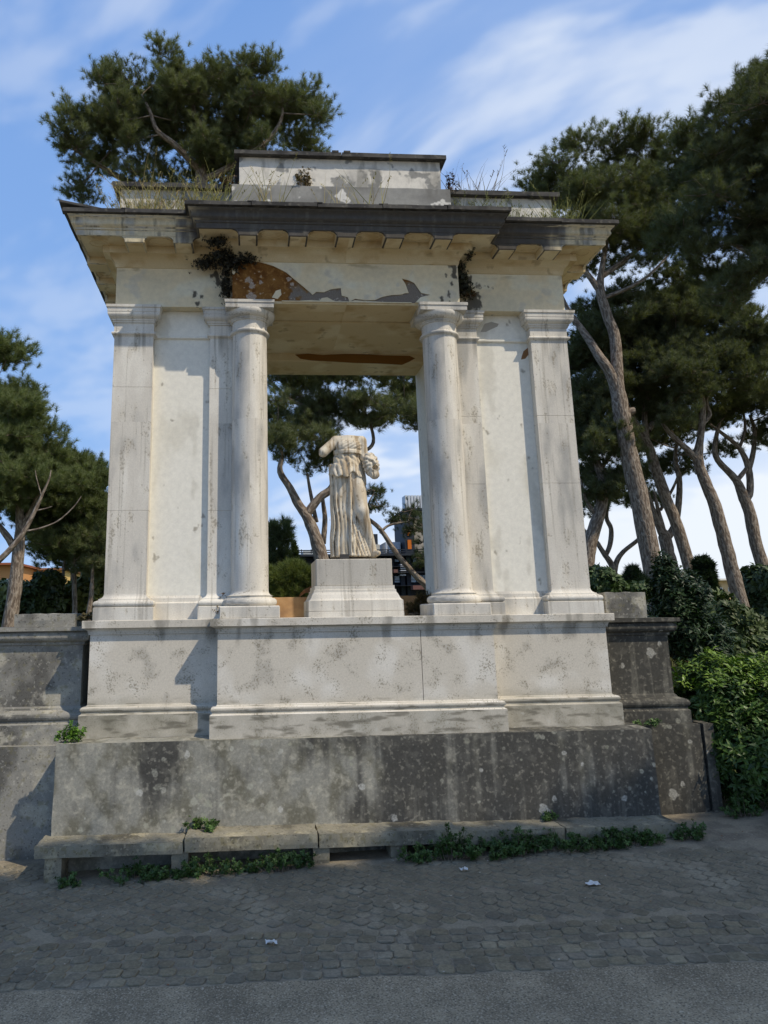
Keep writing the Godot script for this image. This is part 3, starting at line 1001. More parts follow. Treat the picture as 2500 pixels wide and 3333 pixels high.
func mutule(t: Node3D, foot: Vector3, out: Vector3, half: float) -> void:
	var side := Vector3(absf(out.z), 0, absf(out.x))
	var a := foot + out * 0.13 - side * half + Vector3.UP * HANG
	var e := foot + out * 0.4215 + side * half + Vector3.UP * (SOFFIT + 0.02)
	var b := Mb.new()
	b.chamfer(Vector3(minf(a.x, e.x), a.y, minf(a.z, e.z)), Vector3(maxf(a.x, e.x), e.y, maxf(a.z, e.z)), 0.006)
	var m := put("mutule", b.mesh(), mats.cornice, t)
	b = Mb.new()
	a = foot + out * 0.165 - side * (half - 0.022) + Vector3.UP * (HANG - 0.007)
	e = foot + out * 0.405 + side * (half - 0.022) + Vector3.UP * (HANG + 0.004)
	b.chamfer(Vector3(minf(a.x, e.x), a.y, minf(a.z, e.z)), Vector3(maxf(a.x, e.x), e.y, maxf(a.z, e.z)), 0.003)
	put("panel", b.mesh(), mats.ochre, m)
	# rounded shoulders where its front runs into the corona
	for s in [-1.0, 1.0]:
		b = Mb.new()
		var pts := []
		for k in 8:
			var w := PI * 0.5 * k / 7.0
			pts.append(Vector2(half + 0.07 * (1.0 - sin(w)), SOFFIT - 0.012 - 0.07 * (1.0 - cos(w))))
		var spot := func(q: Vector2, o: float) -> Vector3: return foot + side * s * q.x + Vector3.UP * q.y + out * o
		var c := Vector2(half - 0.002, SOFFIT - 0.010)
		for k in 7:
			b.tri(spot.call(c, 0.421), spot.call(pts[k], 0.421), spot.call(pts[k + 1], 0.421))
			b.tri(spot.call(c, 0.385), spot.call(pts[k + 1], 0.385), spot.call(pts[k], 0.385))
			b.quad(spot.call(pts[k], 0.385), spot.call(pts[k], 0.421), spot.call(pts[k + 1], 0.421), spot.call(pts[k + 1], 0.385))
		put("shoulder", b.mesh(), mats.cornice, m)
	# the cheeks of a mutule are lime-washed like the soffit
	for s in [-1.0, 1.0]:
		b = Mb.new()
		a = foot + out * 0.135 + side * s * half + Vector3.UP * (HANG + 0.006)
		e = foot + out * 0.412 + side * s * (half + 0.003) + Vector3.UP * (SOFFIT - 0.001)
		b.box(Vector3(minf(a.x, e.x), a.y, minf(a.z, e.z)), Vector3(maxf(a.x, e.x), e.y, maxf(a.z, e.z)))
		put("cheek", b.mesh(), mats.ochre, m)

func coffer(t: Node3D, c: Vector3, out: Vector3, half: float) -> void:
	# an oval bead on the soffit and quarter-round fillets in its front corners
	var side := Vector3(absf(out.z), 0, absf(out.x))
	var pts := []
	var rad := []
	for k in 25:
		var a := TAU * k / 24.0
		pts.append(Vector3(c.x, SOFFIT - 0.002, c.z) + side * cos(a) * (half - 0.02) + out * sin(a) * 0.085)
		rad.append(0.008)
	var b := Mb.new()
	b.tube(pts, rad, 6)
	var f := put("coffer", b.mesh(), mats.ochre, t)

func sheet_run(t: Node3D, path: Array) -> void:
	var rng := RandomNumberGenerator.new()
	rng.seed = 9
	var d := 0.565
	# front edges, as separate sheets that lap and lie a little uneven
	var runs := [[Vector3(-3.50, 0, 0.59), Vector3(-2.0, 0, 0.59), 2], [Vector3(-2.01, 0, 0.82), Vector3(2.01, 0, 0.82), 5], [Vector3(1.98, 0, 0.59), Vector3(3.50, 0, 0.59), 2]]
	for r in runs:
		for k in r[2]:
			var x0 := lerpf(r[0].x, r[1].x, float(k) / r[2])
			var x1 := lerpf(r[0].x, r[1].x, float(k + 1) / r[2])
			var y := ROOF + rng.randf() * 0.008
			var b := Mb.new()
			b.rough(Vector3(x0 - 0.004, y, r[0].z - 0.75), Vector3(x1 - 0.006, y + 0.05, r[0].z + rng.randf() * 0.012), 0.15, 0.008, 60 + k, 4.0)
			put("slate_sheet", b.mesh(), mats.slate, t)
			if k > 0:
				put("lap_strip", box_mesh(Vector3(x0 - 0.05, y + 0.045, r[0].z - 0.6), Vector3(x0 + 0.06, y + 0.062, r[0].z + 0.004), 0.004), mats.slate, t)
	for s in [-1.0, 1.0]:
		for k in 3:
			var z1 := 0.0 - k * 0.8 + (0.0 if k > 0 else 0.28)
			var z0 := 0.0 - (k + 1) * 0.8
			var y := ROOF + 0.003 + rng.randf() * 0.006 + (0.02 if k == 0 else 0.0)
			var b := Mb.new()
			b.rough(Vector3(minf(s * 2.75, s * 3.51), y, z0), Vector3(maxf(s * 2.75, s * 3.51), y + 0.05, z1 - 0.01), 0.15, 0.008, 80 + k, 4.0)
			put("slate_sheet", b.mesh(), mats.slate, t)
	# the sheet that has lifted at the corner
	var lift := put("lifted_sheet", box_mesh(Vector3(-0.28, 0, -0.3), Vector3(0.28, 0.035, 0.02), 0.006), mats.slate, t, Vector3(-3.27, ROOF + 0.072, 0.57))
	lift.rotation = Vector3(0.05, 0.1, -0.14)

func attic(t: Node3D) -> void:
	var b := Mb.new()
	for s in [-1.0, 1.0]:
		b = Mb.new()
		b.rough(Vector3(minf(s * 1.3, s * 2.95), ROOF, -1.9), Vector3(maxf(s * 1.3, s * 2.95), 8.04, -0.1), 0.2, 0.01, 14)
		var a := put("attic", b.mesh(), mats.attic, t)
		b = Mb.new()
		b.rough(Vector3(minf(s * 1.47, s * 3.04), 8.04, -1.97), Vector3(maxf(s * 1.47, s * 3.04), 8.105, -0.02), 0.2, 0.01, 15)
		put("coping", b.mesh(), mats.slate, a)
	b = Mb.new()
	b.rough(Vector3(-1.47, ROOF, -1.8), Vector3(1.47, 8.03, 0.10), 0.2, 0.008, 16)
	put("attic", b.mesh(), mats.cement, t)
	b = Mb.new()
	b.rough(Vector3(-1.375, 8.03, -1.7), Vector3(1.375, 8.50, 0.0), 0.2, 0.008, 17)
	var top := put("attic", b.mesh(), mats.attic, t)
	b = Mb.new()
	b.rough(Vector3(-1.44, 8.50, -1.78), Vector3(0.01, 8.555, 0.085), 0.18, 0.008, 18)
	put("coping", b.mesh(), mats.slate, top)
	b = Mb.new()
	b.rough(Vector3(0.015, 8.50, -1.78), Vector3(1.45, 8.56, 0.08), 0.18, 0.008, 19)
	put("coping", b.mesh(), mats.slate, top)
	for k in 2:
		put("lap_strip", box_mesh(Vector3(-0.08 + k * 0.16 - 0.04, 8.55, -0.9), Vector3(-0.08 + k * 0.16 + 0.05, 8.585, 0.085), 0.004), mats.slate, top)

# ------------------------------------------------------------------ wings, blocks, bench
func build_wings() -> void:
	var low := [Vector2(0.12, 1.03), Vector2(0.12, 1.25), Vector2(0.10, 1.265), Vector2(0.10, 1.29)]
	arc(low, Vector2(0.075, 1.335), 0.05, -80, 85)
	low.append_array([Vector2(0.03, 1.40), Vector2(0.02, 1.42), Vector2(0.0, 1.44)])
	var cap := [Vector2(0.0, 2.13), Vector2(0.02, 2.14), Vector2(0.02, 2.17)]
	arc(cap, Vector2(0.03, 2.235), 0.06, -75, 60)
	cap.append_array([Vector2(0.10, 2.295), Vector2(0.12, 2.30), Vector2(0.12, 2.345)])
	var sides := [[-9.0, -3.215, -0.30, "low travertine wall with moulded coping, half in shadow, left of the aedicule beyond a dark gap", -1.0], [3.05, 3.965, -0.22, "short stained travertine wall end with shade put into its dark colour beside the laurel hedge", 1.0]]
	for w in sides:
		var t := thing("wing_wall", "", "wall")
		var x0: float = w[0]
		var x1: float = w[1]
		var z: float = w[2]
		t.set_meta("label", ["sunlit grey travertine wall with rounded coping and a bushy shadow across it", "short stained travertine wall end with shade put into its black colour beside the laurel hedge"][int(w[4] > 0)])
		var path := [Vector2(x0, -0.85), Vector2(x0, z), Vector2(x1, z), Vector2(x1, -0.85)]
		var b := Mb.new()
		b.sweep([Vector2(0, 1.42), Vector2(0, 2.14)], path, false)
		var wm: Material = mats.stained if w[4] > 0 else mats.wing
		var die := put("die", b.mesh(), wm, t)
		b = Mb.new()
		b.sweep(low, path, true)
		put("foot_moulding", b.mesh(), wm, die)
		b = Mb.new()
		b.sweep(cap, path, true, true)
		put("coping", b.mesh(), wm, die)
		b = Mb.new()
		if w[4] > 0:
			b.rough(Vector3(3.2, -0.3, -1.1), Vector3(4.155, 1.10, -0.06), 0.12, 0.012, 30)
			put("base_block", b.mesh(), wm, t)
			b = Mb.new()
			b.rough(Vector3(4.195, -0.3, -1.1), Vector3(4.32, 1.10, -0.06), 0.12, 0.012, 31)
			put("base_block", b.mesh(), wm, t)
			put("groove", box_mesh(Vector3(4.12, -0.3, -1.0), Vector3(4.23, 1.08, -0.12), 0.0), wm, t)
		else:
			b.rough(Vector3(-9.0, -0.6, -1.1), Vector3(-3.2, 1.035, -0.10), 0.14, 0.012, 32)
			put("base_block", b.mesh(), wm, t)
	var b := Mb.new()
	b.rough(Vector3(3.20, 2.345, -0.72), Vector3(3.735, 2.665, -0.2), 0.08, 0.014, 33, 5.0)
	tag(put("stone_block", b.mesh(), mats.wing), "square pitted grey stone block on the short stained wall end", "stone block")
	b = Mb.new()
	b.rough(Vector3(-4.02, 2.345, -0.75), Vector3(-3.30, 2.50, -0.24), 0.08, 0.014, 34, 5.0)
	tag(put("stone_block", b.mesh(), mats.wing), "low flat stone block on the sunlit wall coping before pine trunks", "stone block")

func build_bench() -> void:
	var t := thing("stone_bench", "long broken stone bench along the foot of the stained base block", "bench", Vector3(0, 0, 0))
	var slabs := [[-3.37, -1.895, 0.112, 0.222, 0.0, 0.005], [-1.882, -0.537, 0.128, 0.262, 0.02, 0.0], [-0.53, 0.93, 0.118, 0.252, 0.0, -0.01], [0.936, 2.052, 0.10, 0.23, 0.0, -0.006], [2.057, 3.30, 0.10, 0.228, 0.0, 0.0]]
	for k in slabs.size():
		var s: Array = slabs[k]
		var b := Mb.new()
		b.rough(Vector3(s[0], s[2], 0.36), Vector3(s[1], s[3], 0.79 + s[4]), 0.05, 0.013, 200 + k, 5.0)
		put("seat_slab", b.mesh(), mats.benchstone, t)
	for x in [-3.18, -1.93, -0.50, 0.30, 1.5, 2.6]:
		var g := ground_y(x)
		var b := Mb.new()
		b.rough(Vector3(x - 0.085, g - 0.1, 0.44), Vector3(x + 0.085, 0.125, 0.755), 0.06, 0.01, 300 + int(x * 10), 6.0)
		put("leg", b.mesh(), mats.benchstone, t)

# ------------------------------------------------------------------ ground, road, cobbles
func road_edge(x: float) -> float:
	return 3.225 + 0.087 * x + 0.012 * sin(x * 3.1) + 0.010 * sin(x * 7.7 + 1.0) + 0.008 * sin(x * 23.0)

func sheet(xs: Array, zs: Array, f: Callable) -> ArrayMesh:
	var b := Mb.new()
	for i in xs.size() - 1:
		for j in zs.size() - 1:
			var p := []
			for e in [[i, j + 1], [i + 1, j + 1], [i + 1, j], [i, j]]:
				p.append(f.call(xs[e[0]], zs[e[1]]))
			b.quad(p[0], p[1], p[2], p[3])
	return b.mesh()

func build_ground() -> void:
	var xs := [-400.0, -120.0, -50.0, -25.0, -14.0]
	for i in 41:
		xs.append(-9.0 + i * 0.5)
	xs.append_array([14.0, 18.0, 25.0, 50.0, 120.0, 400.0])
	var zs := [-600.0, -200.0, -90.0, -45.0, -25.0, -14.0, -9.0, -7.0, -6.0]
	for i in 30:
		zs.append(-5.0 + i * 0.2)
	zs.append_array([1.5, 4.0, 10.0, 40.0, 200.0])
	struct("ground", sheet(xs, zs, func(x: float, z: float) -> Vector3: return Vector3(x, terrain_y(x, z) - 0.05, z)), mats.turf)
	xs = []
	for i in 65:
		xs.append(-12.0 + i * 0.4)
	zs = [0.0, 0.12, 0.3, 0.5, 0.7, 0.85, 1.0]
	var rough := noise(2.5, 3, 12)
	var far := road_edge(0.0)
	var bed := struct("cobble_pavement", sheet(xs, [-0.6, 0.0, 0.2, 0.4, 0.6, 0.8, 1.0], func(x: float, s: float) -> Vector3:
		var z := lerpf(-0.1, road_edge(x) + 0.1, s) if s >= 0.0 else -1.0
		return Vector3(x, ground_y(x) - 0.0085 + (0.008 * rough.get_noise_2d(x, z) if s > 0.0 and s < 1.0 else 0.0) * smoothstep(1.2, 0.2, z), z)), mats.soil)
	# dirt that has buried the setts by the right-hand end
	xs = []
	for i in 31:
		xs.append(2.1 + i * 0.2)
	var dirt := sheet(xs, [0.0, 0.15, 0.3, 0.45, 0.6, 0.75, 0.9, 1.0], func(x: float, s: float) -> Vector3:
		var z := lerpf(-0.2, 1.35 + 0.35 * rough.get_noise_2d(x * 0.5, 3.0) + 0.25 * (x - 3.5), s)
		var h := 0.014 * smoothstep(0.0, 0.25, s) * smoothstep(1.0, 0.7, s) * smoothstep(2.1, 3.3, x)
		return Vector3(x, ground_y(x) - 0.008 + h + 0.006 * rough.get_noise_2d(x * 2.0, z * 2.0), z))
	struct("dirt_path", dirt, mats.soil)
	xs = []
	for i in 181:
		xs.append(-9.0 + i * 0.1)
	xs.push_front(-60.0)
	xs.append(60.0)
	struct("road", sheet(xs, [0.0, 0.001, 0.1, 0.3, 1.0], func(x: float, s: float) -> Vector3:
		return Vector3(x, ground_y(x) + (0.004 if s > 0.0 else -0.02), lerpf(road_edge(x), 34.0, s))), mats.asphalt)
	cobbles(bed)

func cobbles(bed: Node3D) -> void:
	var rng := RandomNumberGenerator.new()
	rng.seed = 71
	var shapes := []
	for k in 7:
		var b := Mb.new()
		var ring := []
		for e in [[-1, -0.62], [-0.62, -1], [0.62, -1], [1, -0.62], [1, 0.62], [0.62, 1], [-0.62, 1], [-1, 0.62]]:
			ring.append(Vector3(e[0] * 0.061 * (1.0 + rng.randf_range(-0.07, 0.05)), 0, e[1] * 0.058 * (1.0 + rng.randf_range(-0.07, 0.05))))
		var tilt := Vector3(rng.randf_range(-0.06, 0.06), 0, rng.randf_range(-0.06, 0.06))
		var lift := func(p: Vector3, s: float, y: float) -> Vector3:
			return Vector3(p.x * s, y + p.x * tilt.x + p.z * tilt.z, p.z * s)
		for i in 8:
			var p: Vector3 = ring[i]
			var q: Vector3 = ring[(i + 1) % 8]
			b.quad(lift.call(q, 1.03, -0.045), lift.call(p, 1.03, -0.045), lift.call(p, 0.99, -0.006), lift.call(q, 0.99, -0.006))
			b.quad(lift.call(q, 0.99, -0.006), lift.call(p, 0.99, -0.006), lift.call(p, 0.91, 0.0), lift.call(q, 0.91, 0.0))
			b.tri(lift.call(q, 0.91, 0.0), lift.call(p, 0.91, 0.0), Vector3(0, 0.002, 0))
		shapes.append(b.mesh())
	var buried := noise(0.9, 2, 4)
	var spots := []
	# rows along the asphalt
	for row in 6:
		var x := -5.0 + 0.07 * (row % 2)
		while x < 6.0:
			var w := rng.randf_range(0.118, 0.15)
			x += w * 0.5
			var z := road_edge(x) - 0.068 - row * 0.129 + 0.035 * sin(x * 1.7 + 0.8) * smoothstep(0.0, 3.0, row) + rng.randfn(0, 0.005)
			spots.append([x, z, rng.randfn(0.087, 0.05) + 0.12 * cos(x * 1.7 + 0.8) * smoothstep(1.0, 5.0, row), w / 0.128, rng.randf_range(0.95, 1.06)])
			x += w * 0.5
	# diagonal field up to the bench
	var a := deg_to_rad(41.0)
	for i in range(-60, 61):
		for j in range(-60, 61):
			var g := Vector2(i * 0.132 + 0.066 * (absi(j) % 2), j * 0.13)
			var x := g.x * cos(a) - g.y * sin(a) + rng.randfn(0, 0.0035)
			var z := g.x * sin(a) + g.y * cos(a) + 1.5 + rng.randfn(0, 0.0035)
			if x < -5.5 or x > 6.0 or z > road_edge(x) - 0.068 - 6 * 0.129 - 0.02 + 0.035 * sin(x * 1.7 + 0.8) or z < 0.86 + 0.05 * sin(x * 5.0) and x > -3.35 or z < 0.1:
				continue
			if x > 2.3 and z < 1.3 + 0.3 * (x - 3.5) + 0.3 * buried.get_noise_2d(x, z):
				continue
			if rng.randf() < 0.015:
				continue
			spots.append([x, z, -a + rng.randfn(0, 0.03), rng.randf_range(0.95, 1.06), rng.randf_range(0.95, 1.06)])
	# the 300 that show largest are single stones, the rest one mass
	var seen := []
	for s in spots:
		var d := turn.inverse() * (Vector3(s[0], ground_y(s[0]), s[1]) - eye)
		var u := PPX - FOCAL * d.x / d.z
		var v := PPY + FOCAL * d.y / d.z
		seen.append([-d.z if d.z < 0 and u > 0 and u < 2500 and v < 3333 else 100.0 - d.z, s])
	seen.sort_custom(func(p: Array, q: Array) -> bool: return p[0] < q[0])
	var st := SurfaceTool.new()
	st.begin(Mesh.PRIMITIVE_TRIANGLES)
	for k in seen.size():
		var s: Array = seen[k][1]
		var x: float = s[0]
		var tf := Transform3D(Basis(Vector3(0, 0, 1), 0.0318) * Basis(Vector3.UP, -s[2]) * Basis.from_scale(Vector3(s[3], 1, s[4])), Vector3(x, ground_y(x) + rng.randf_range(-0.004, 0.005), s[1]))
		if rng.randf() < 0.5:
			tf.basis = tf.basis * Basis(Vector3.UP, PI)
		var m: ArrayMesh = shapes[rng.randi() % 7]
		if k < 300:
			var o := put("cobble", m, mats["cobble%d" % (rng.randi() % 4)], bed)
			o.transform = tf
		else:
			st.append_from(m, 0, tf)
	var rest := put("cobbles", st.commit(), mats.cobble0, bed)
	rest.set_meta("kind", "stuff")

func build_litter() -> void:
	var rng := RandomNumberGenerator.new()
	rng.seed = 5
	for p in [[1931.0, 2901.0, 0.075, "crumpled white paper lying on the cobbles before the bench's right half"], [884.0, 3054.0, 0.06, "small torn white scrap of paper near the asphalt edge"], [1510.0, 2840.0, 0.05, "flat pale scrap of paper on the diagonal cobbles"]]:
		var r := turn * Vector3((p[0] - PPX) / FOCAL, -(p[1] - PPY) / FOCAL, -1.0)
		var q := eye + r * (-eye.y / r.y)
		var b := Mb.new()
		var n := 6
		var nz := noise(14.0, 2, int(p[0]))
		var pt := func(i: int, j: int) -> Vector3:
			var x: float = (float(i) / n - 0.5) * p[2] * 1.5
			var z: float = (float(j) / n - 0.5) * p[2]
			return Vector3(x + 0.01 * nz.get_noise_2d(z + 3.0, x), 0.012 + 0.016 * absf(nz.get_noise_2d(x * 3.0, z * 3.0)) * 2.0, z + 0.02 * nz.get_noise_2d(x, z))
		for i in n:
			for j in n:
				b.quad(pt.call(i, j + 1), pt.call(i + 1, j + 1), pt.call(i + 1, j), pt.call(i, j))
		q.y = ground_y(q.x) + 0.002
		tag(put("paper_scrap", b.mesh(), plain(srgb(214, 214, 210), 0.9), null, q), p[3], "litter")
	# fallen petals and chaff
	var leaf := Mb.new()
	leaf.quad(Vector3(-0.006, 0, 0.004), Vector3(0.006, 0.001, 0.005), Vector3(0.007, 0.003, -0.005), Vector3(-0.005, 0.001, -0.004))
	var places := []
	var tints := []
	for k in 520:
		var x := rng.randf_range(-4.5, 5.0)
		var z := rng.randf_range(0.8, 3.3)
		if rng.randf() < 0.35:
			z = rng.randf_range(0.75, 1.1)
		var s := rng.randf_range(0.5, 1.5)
		places.append(Transform3D(Basis(Vector3.UP, rng.randf() * TAU).scaled(Vector3.ONE * s), Vector3(x, ground_y(x) + 0.009, z)))
		tints.append(Color(0.5, 0.46, 0.38).lerp(Color(0.30, 0.19, 0.08), rng.randf()) if rng.randf() < 0.75 else Color(0.25, 0.1, 0.05))
	var m := plain(Color.WHITE, 0.9)
	m.vertex_color_use_as_albedo = true
	var o := crowd("fallen_petals", leaf.mesh(), m, null, places, tints)
	tag(o, "scattered pale petals and chaff lying over the cobbles", "petals")
	o.set_meta("kind", "stuff")

# ------------------------------------------------------------------ statue: one field, meshed as surface nets
func smin(a: float, b: float, k: float) -> float:
	var h := maxf(k - absf(a - b), 0.0) / k
	return minf(a, b) - h * h * k * 0.25

func bone(p: Vector3, a: Vector3, b: Vector3, ra: float, rb: float) -> float:
	var d := b - a
	var t := clampf((p - a).dot(d) / d.length_squared(), 0.0, 1.0)
	return (p - a - d * t).length() - lerpf(ra, rb, t)

func egg(p: Vector3, c: Vector3, r: Vector3) -> float:
	var q := (p - c) / r
	var l := q.length()
	return (l - 1.0) * minf(r.x, minf(r.y, r.z)) if l < 1.0 else (l - 1.0) * l / maxf(0.001, (q / r).length())

func pleat(x: float) -> float:
	# a rounded ridge with a sharp valley, period 1
	var s := x - floorf(x)
	return sqrt(maxf(0.0, sin(s * PI)))

func skirt(p: Vector3) -> float:
	var y := p.y
	# an oval that widens downwards, hung with folds
	var right := 0.18
	if y < 1.0:
		right = lerpf(0.215, 0.175, (y - 0.6) / 0.4) if y > 0.6 else lerpf(0.33, 0.215, clampf((y - 0.08) / 0.52, 0, 1))
	var left := -0.235 - 0.012 * smoothstep(0.9, 0.2, y)
	var cx := (right + left) * 0.5
	var a := (right - left) * 0.5
	var bz := lerpf(0.19, 0.145, clampf(y, 0, 1))
	var d := (Vector2((p.x - cx) / a, (p.z + 0.02) / bz).length() - 1.0) * minf(a, bz)
	if d < 0.09 and d > -0.09:
		var sway := 0.010 * sin(y * 5.0 + p.x * 20.0) + 0.007 * sin(y * 13.0 + p.x * 7.0)
		var front := smoothstep(-0.25, 0.2, p.z / bz)
		var straight := smoothstep(0.10 + 0.10 * (1.0 - y), 0.03 + 0.09 * (1.0 - y), p.x)
		var amp := lerpf(0.052, 0.040, clampf(y, 0, 1)) * (0.70 + 0.45 * sin(p.x * 31.0 + 1.3))
		d -= amp * (pleat((p.x + sway + 0.25) / 0.053) - 0.62) * straight
		# the broad fold down the middle
		d -= 0.036 * exp(-pow((p.x - 0.002 - sway * 0.7 + 0.012 * (1.0 - y)) / 0.022, 2.0)) * front
		# folds that swing from the knee to the foot
		if y < 0.62 and p.x > 0.0:
			var swing := p.x - 0.10 - 0.30 * pow(maxf(0.0, 0.62 - y), 1.35)
			d -= 0.026 * (pleat(swing / 0.043) - 0.5) * smoothstep(0.62, 0.45, y) * smoothstep(0.0, 0.05, p.x) * front
	return maxf(maxf(d, y - 1.22), 0.045 - y)

func figure(p: Vector3) -> float:
	var y := p.y
	var d := 9.0
	if y < 1.3:
		d = skirt(p)
		# the free leg under the cloth
		var leg := bone(p, Vector3(0.09, 1.02, 0.03), Vector3(0.135, 0.60, 0.165), 0.115, 0.080)
		leg = smin(leg, bone(p, Vector3(0.135, 0.60, 0.165), Vector3(0.262, 0.13, 0.09), 0.078, 0.05), 0.03)
		d = smin(d, leg, 0.03)
	if y < 0.2:
		d = smin(d, bone(p, Vector3(0.265, 0.085, 0.05), Vector3(0.315, 0.075, 0.21), 0.042, 0.03), 0.02)
		# ground it was carved with
		var plate := maxf(Vector2((p.x - 0.04) / 0.36, (p.z - 0.02) / 0.24).length() - 1.0 + 0.06 * sin(p.x * 13.0 + p.z * 9.0), 0.0) * 0.24
		d = minf(d, maxf(plate, maxf(y - 0.066 + 0.05 * absf(p.x), -y)))
	if y > 0.9:
		# overfold with its ragged hem
		if y < 1.5:
			var hem := 1.045 + 0.035 * sin(p.x * 19.0 + 0.6) + 0.02 * sin(p.x * 47.0) + 0.05 * smoothstep(-0.05, -0.2, p.x) * smoothstep(-0.24, -0.1, p.x) - 0.03 * smoothstep(0.08, 0.17, p.x)
			var w := smoothstep(1.0, 1.36, y)
			var ob := lerpf(0.205, 0.12, w)
			var over := (Vector2((p.x + 0.02) / lerpf(0.240, 0.140, w), (p.z + 0.01) / ob).length() - 1.0) * ob
			over -= 0.024 * (pleat((p.x * (1.0 - 0.5 * (y - 1.05)) + 0.11 * (y - 1.2) + 0.3) / 0.066) - 0.55) + 0.020 * (pleat((p.x * 0.7 + y * 0.9) / 0.09) - 0.5) * smoothstep(1.13, 1.28, y)
			over = maxf(maxf(over, hem - y), y - 1.40)
			d = smin(d, over, 0.008)
			# the piece of cloth down the back
			d = smin(d, bone(p, Vector3(0.19, 1.28, -0.06), Vector3(0.185, 0.98, -0.05), 0.035, 0.045), 0.04)
		if y > 1.1:
			# trunk, breast, belt
			var body := egg(p, Vector3(0.0, 1.43, -0.005), Vector3(0.148, 0.20, 0.115))
			body = smin(body, egg(p, Vector3(-0.068, 1.44, 0.075), Vector3(0.072, 0.062, 0.05)), 0.06)
			body = smin(body, egg(p, Vector3(0.070, 1.44, 0.075), Vector3(0.072, 0.062, 0.05)), 0.06)
			if y > 1.37 and p.z > 0.0:
				body -= (0.016 * (pleat((p.x * 0.55 - y * 0.95 + 2.0) / 0.042) - 0.5) * smoothstep(-0.13, -0.02, p.x) + 0.010 * (pleat((p.x + 0.3) / 0.05) - 0.5) * smoothstep(-0.02, -0.10, p.x)) * smoothstep(1.38, 1.41, y) * smoothstep(1.56, 1.50, y)
			d = smin(d, body, 0.022)
			var belt := absf(Vector2(p.x / 0.155, p.z / 0.135).length() - 1.0) * 0.135 - 0.014
			d = minf(d, maxf(belt, absf(y - 1.365) - 0.024))
			# shoulders and arms, the neck broken off flat
			d = smin(d, bone(p, Vector3(-0.14, 1.535, 0.0), Vector3(0.17, 1.53, 0.0), 0.062, 0.066), 0.05)
			d = smin(d, bone(p, Vector3(-0.15, 1.53, 0.0), Vector3(-0.322, 1.365, 0.06), 0.060, 0.064), 0.025)
			d = smin(d, bone(p, Vector3(0.185, 1.52, 0.0), Vector3(0.212, 1.31, -0.01), 0.064, 0.054), 0.025)
			d = smin(d, bone(p, Vector3(0.212, 1.31, -0.01), Vector3(0.225, 1.24, 0.12), 0.05, 0.042), 0.03)
			d = smin(d, egg(p, Vector3(0.02, 1.57, 0.0), Vector3(0.095, 0.03, 0.07)), 0.03)
			d = maxf(maxf(d, y - 1.588), -0.372 - p.x)
	return d

func mask(p: Vector3) -> float:
	# a theatre mask, wide open mouth; its face looks along +z
	var d := egg(p, Vector3(0, 0, 0), Vector3(0.098, 0.150, 0.075))
	d = maxf(d, -0.045 - p.z)
	var r := Vector2(p.x, p.y * 0.66 - 0.005).length()
	var a := atan2(p.x, p.y)
	# locks of hair round the brow and a curled beard
	d -= 0.022 * (pleat(a * 13.0 / TAU + 0.2 * sin(r * 60.0)) - 0.25) * smoothstep(0.066, 0.082, r)
	d = smin(d, bone(p, Vector3(-0.06, 0.072, 0.055), Vector3(-0.012, 0.040, 0.082), 0.018, 0.015), 0.01)
	d = smin(d, bone(p, Vector3(0.06, 0.072, 0.055), Vector3(0.012, 0.040, 0.082), 0.018, 0.015), 0.01)
	d = smin(d, bone(p, Vector3(0, 0.045, 0.075), Vector3(0, 0.0, 0.095), 0.014, 0.024), 0.010)
	d = smin(d, egg(p, Vector3(-0.05, -0.005, 0.055), Vector3(0.028, 0.028, 0.025)), 0.012)
	d = smin(d, egg(p, Vector3(0.05, -0.005, 0.055), Vector3(0.028, 0.028, 0.025)), 0.012)
	d = maxf(d, -egg(p, Vector3(-0.038, 0.030, 0.078), Vector3(0.022, 0.013, 0.028)))
	d = maxf(d, -egg(p, Vector3(0.038, 0.030, 0.078), Vector3(0.022, 0.013, 0.028)))
	var lips := egg(p, Vector3(0, -0.060, 0.055), Vector3(0.068, 0.052, 0.04))
	d = smin(d, lips, 0.012)
	d = maxf(d, -egg(p, Vector3(0, -0.060, 0.07), Vector3(0.046, 0.033, 0.075)))
	d = smin(d, egg(p, Vector3(0, -0.135, 0.03), Vector3(0.062, 0.055, 0.045)) - 0.016 * (pleat(p.x / 0.027 + 0.5) - 0.5), 0.012)
	return d

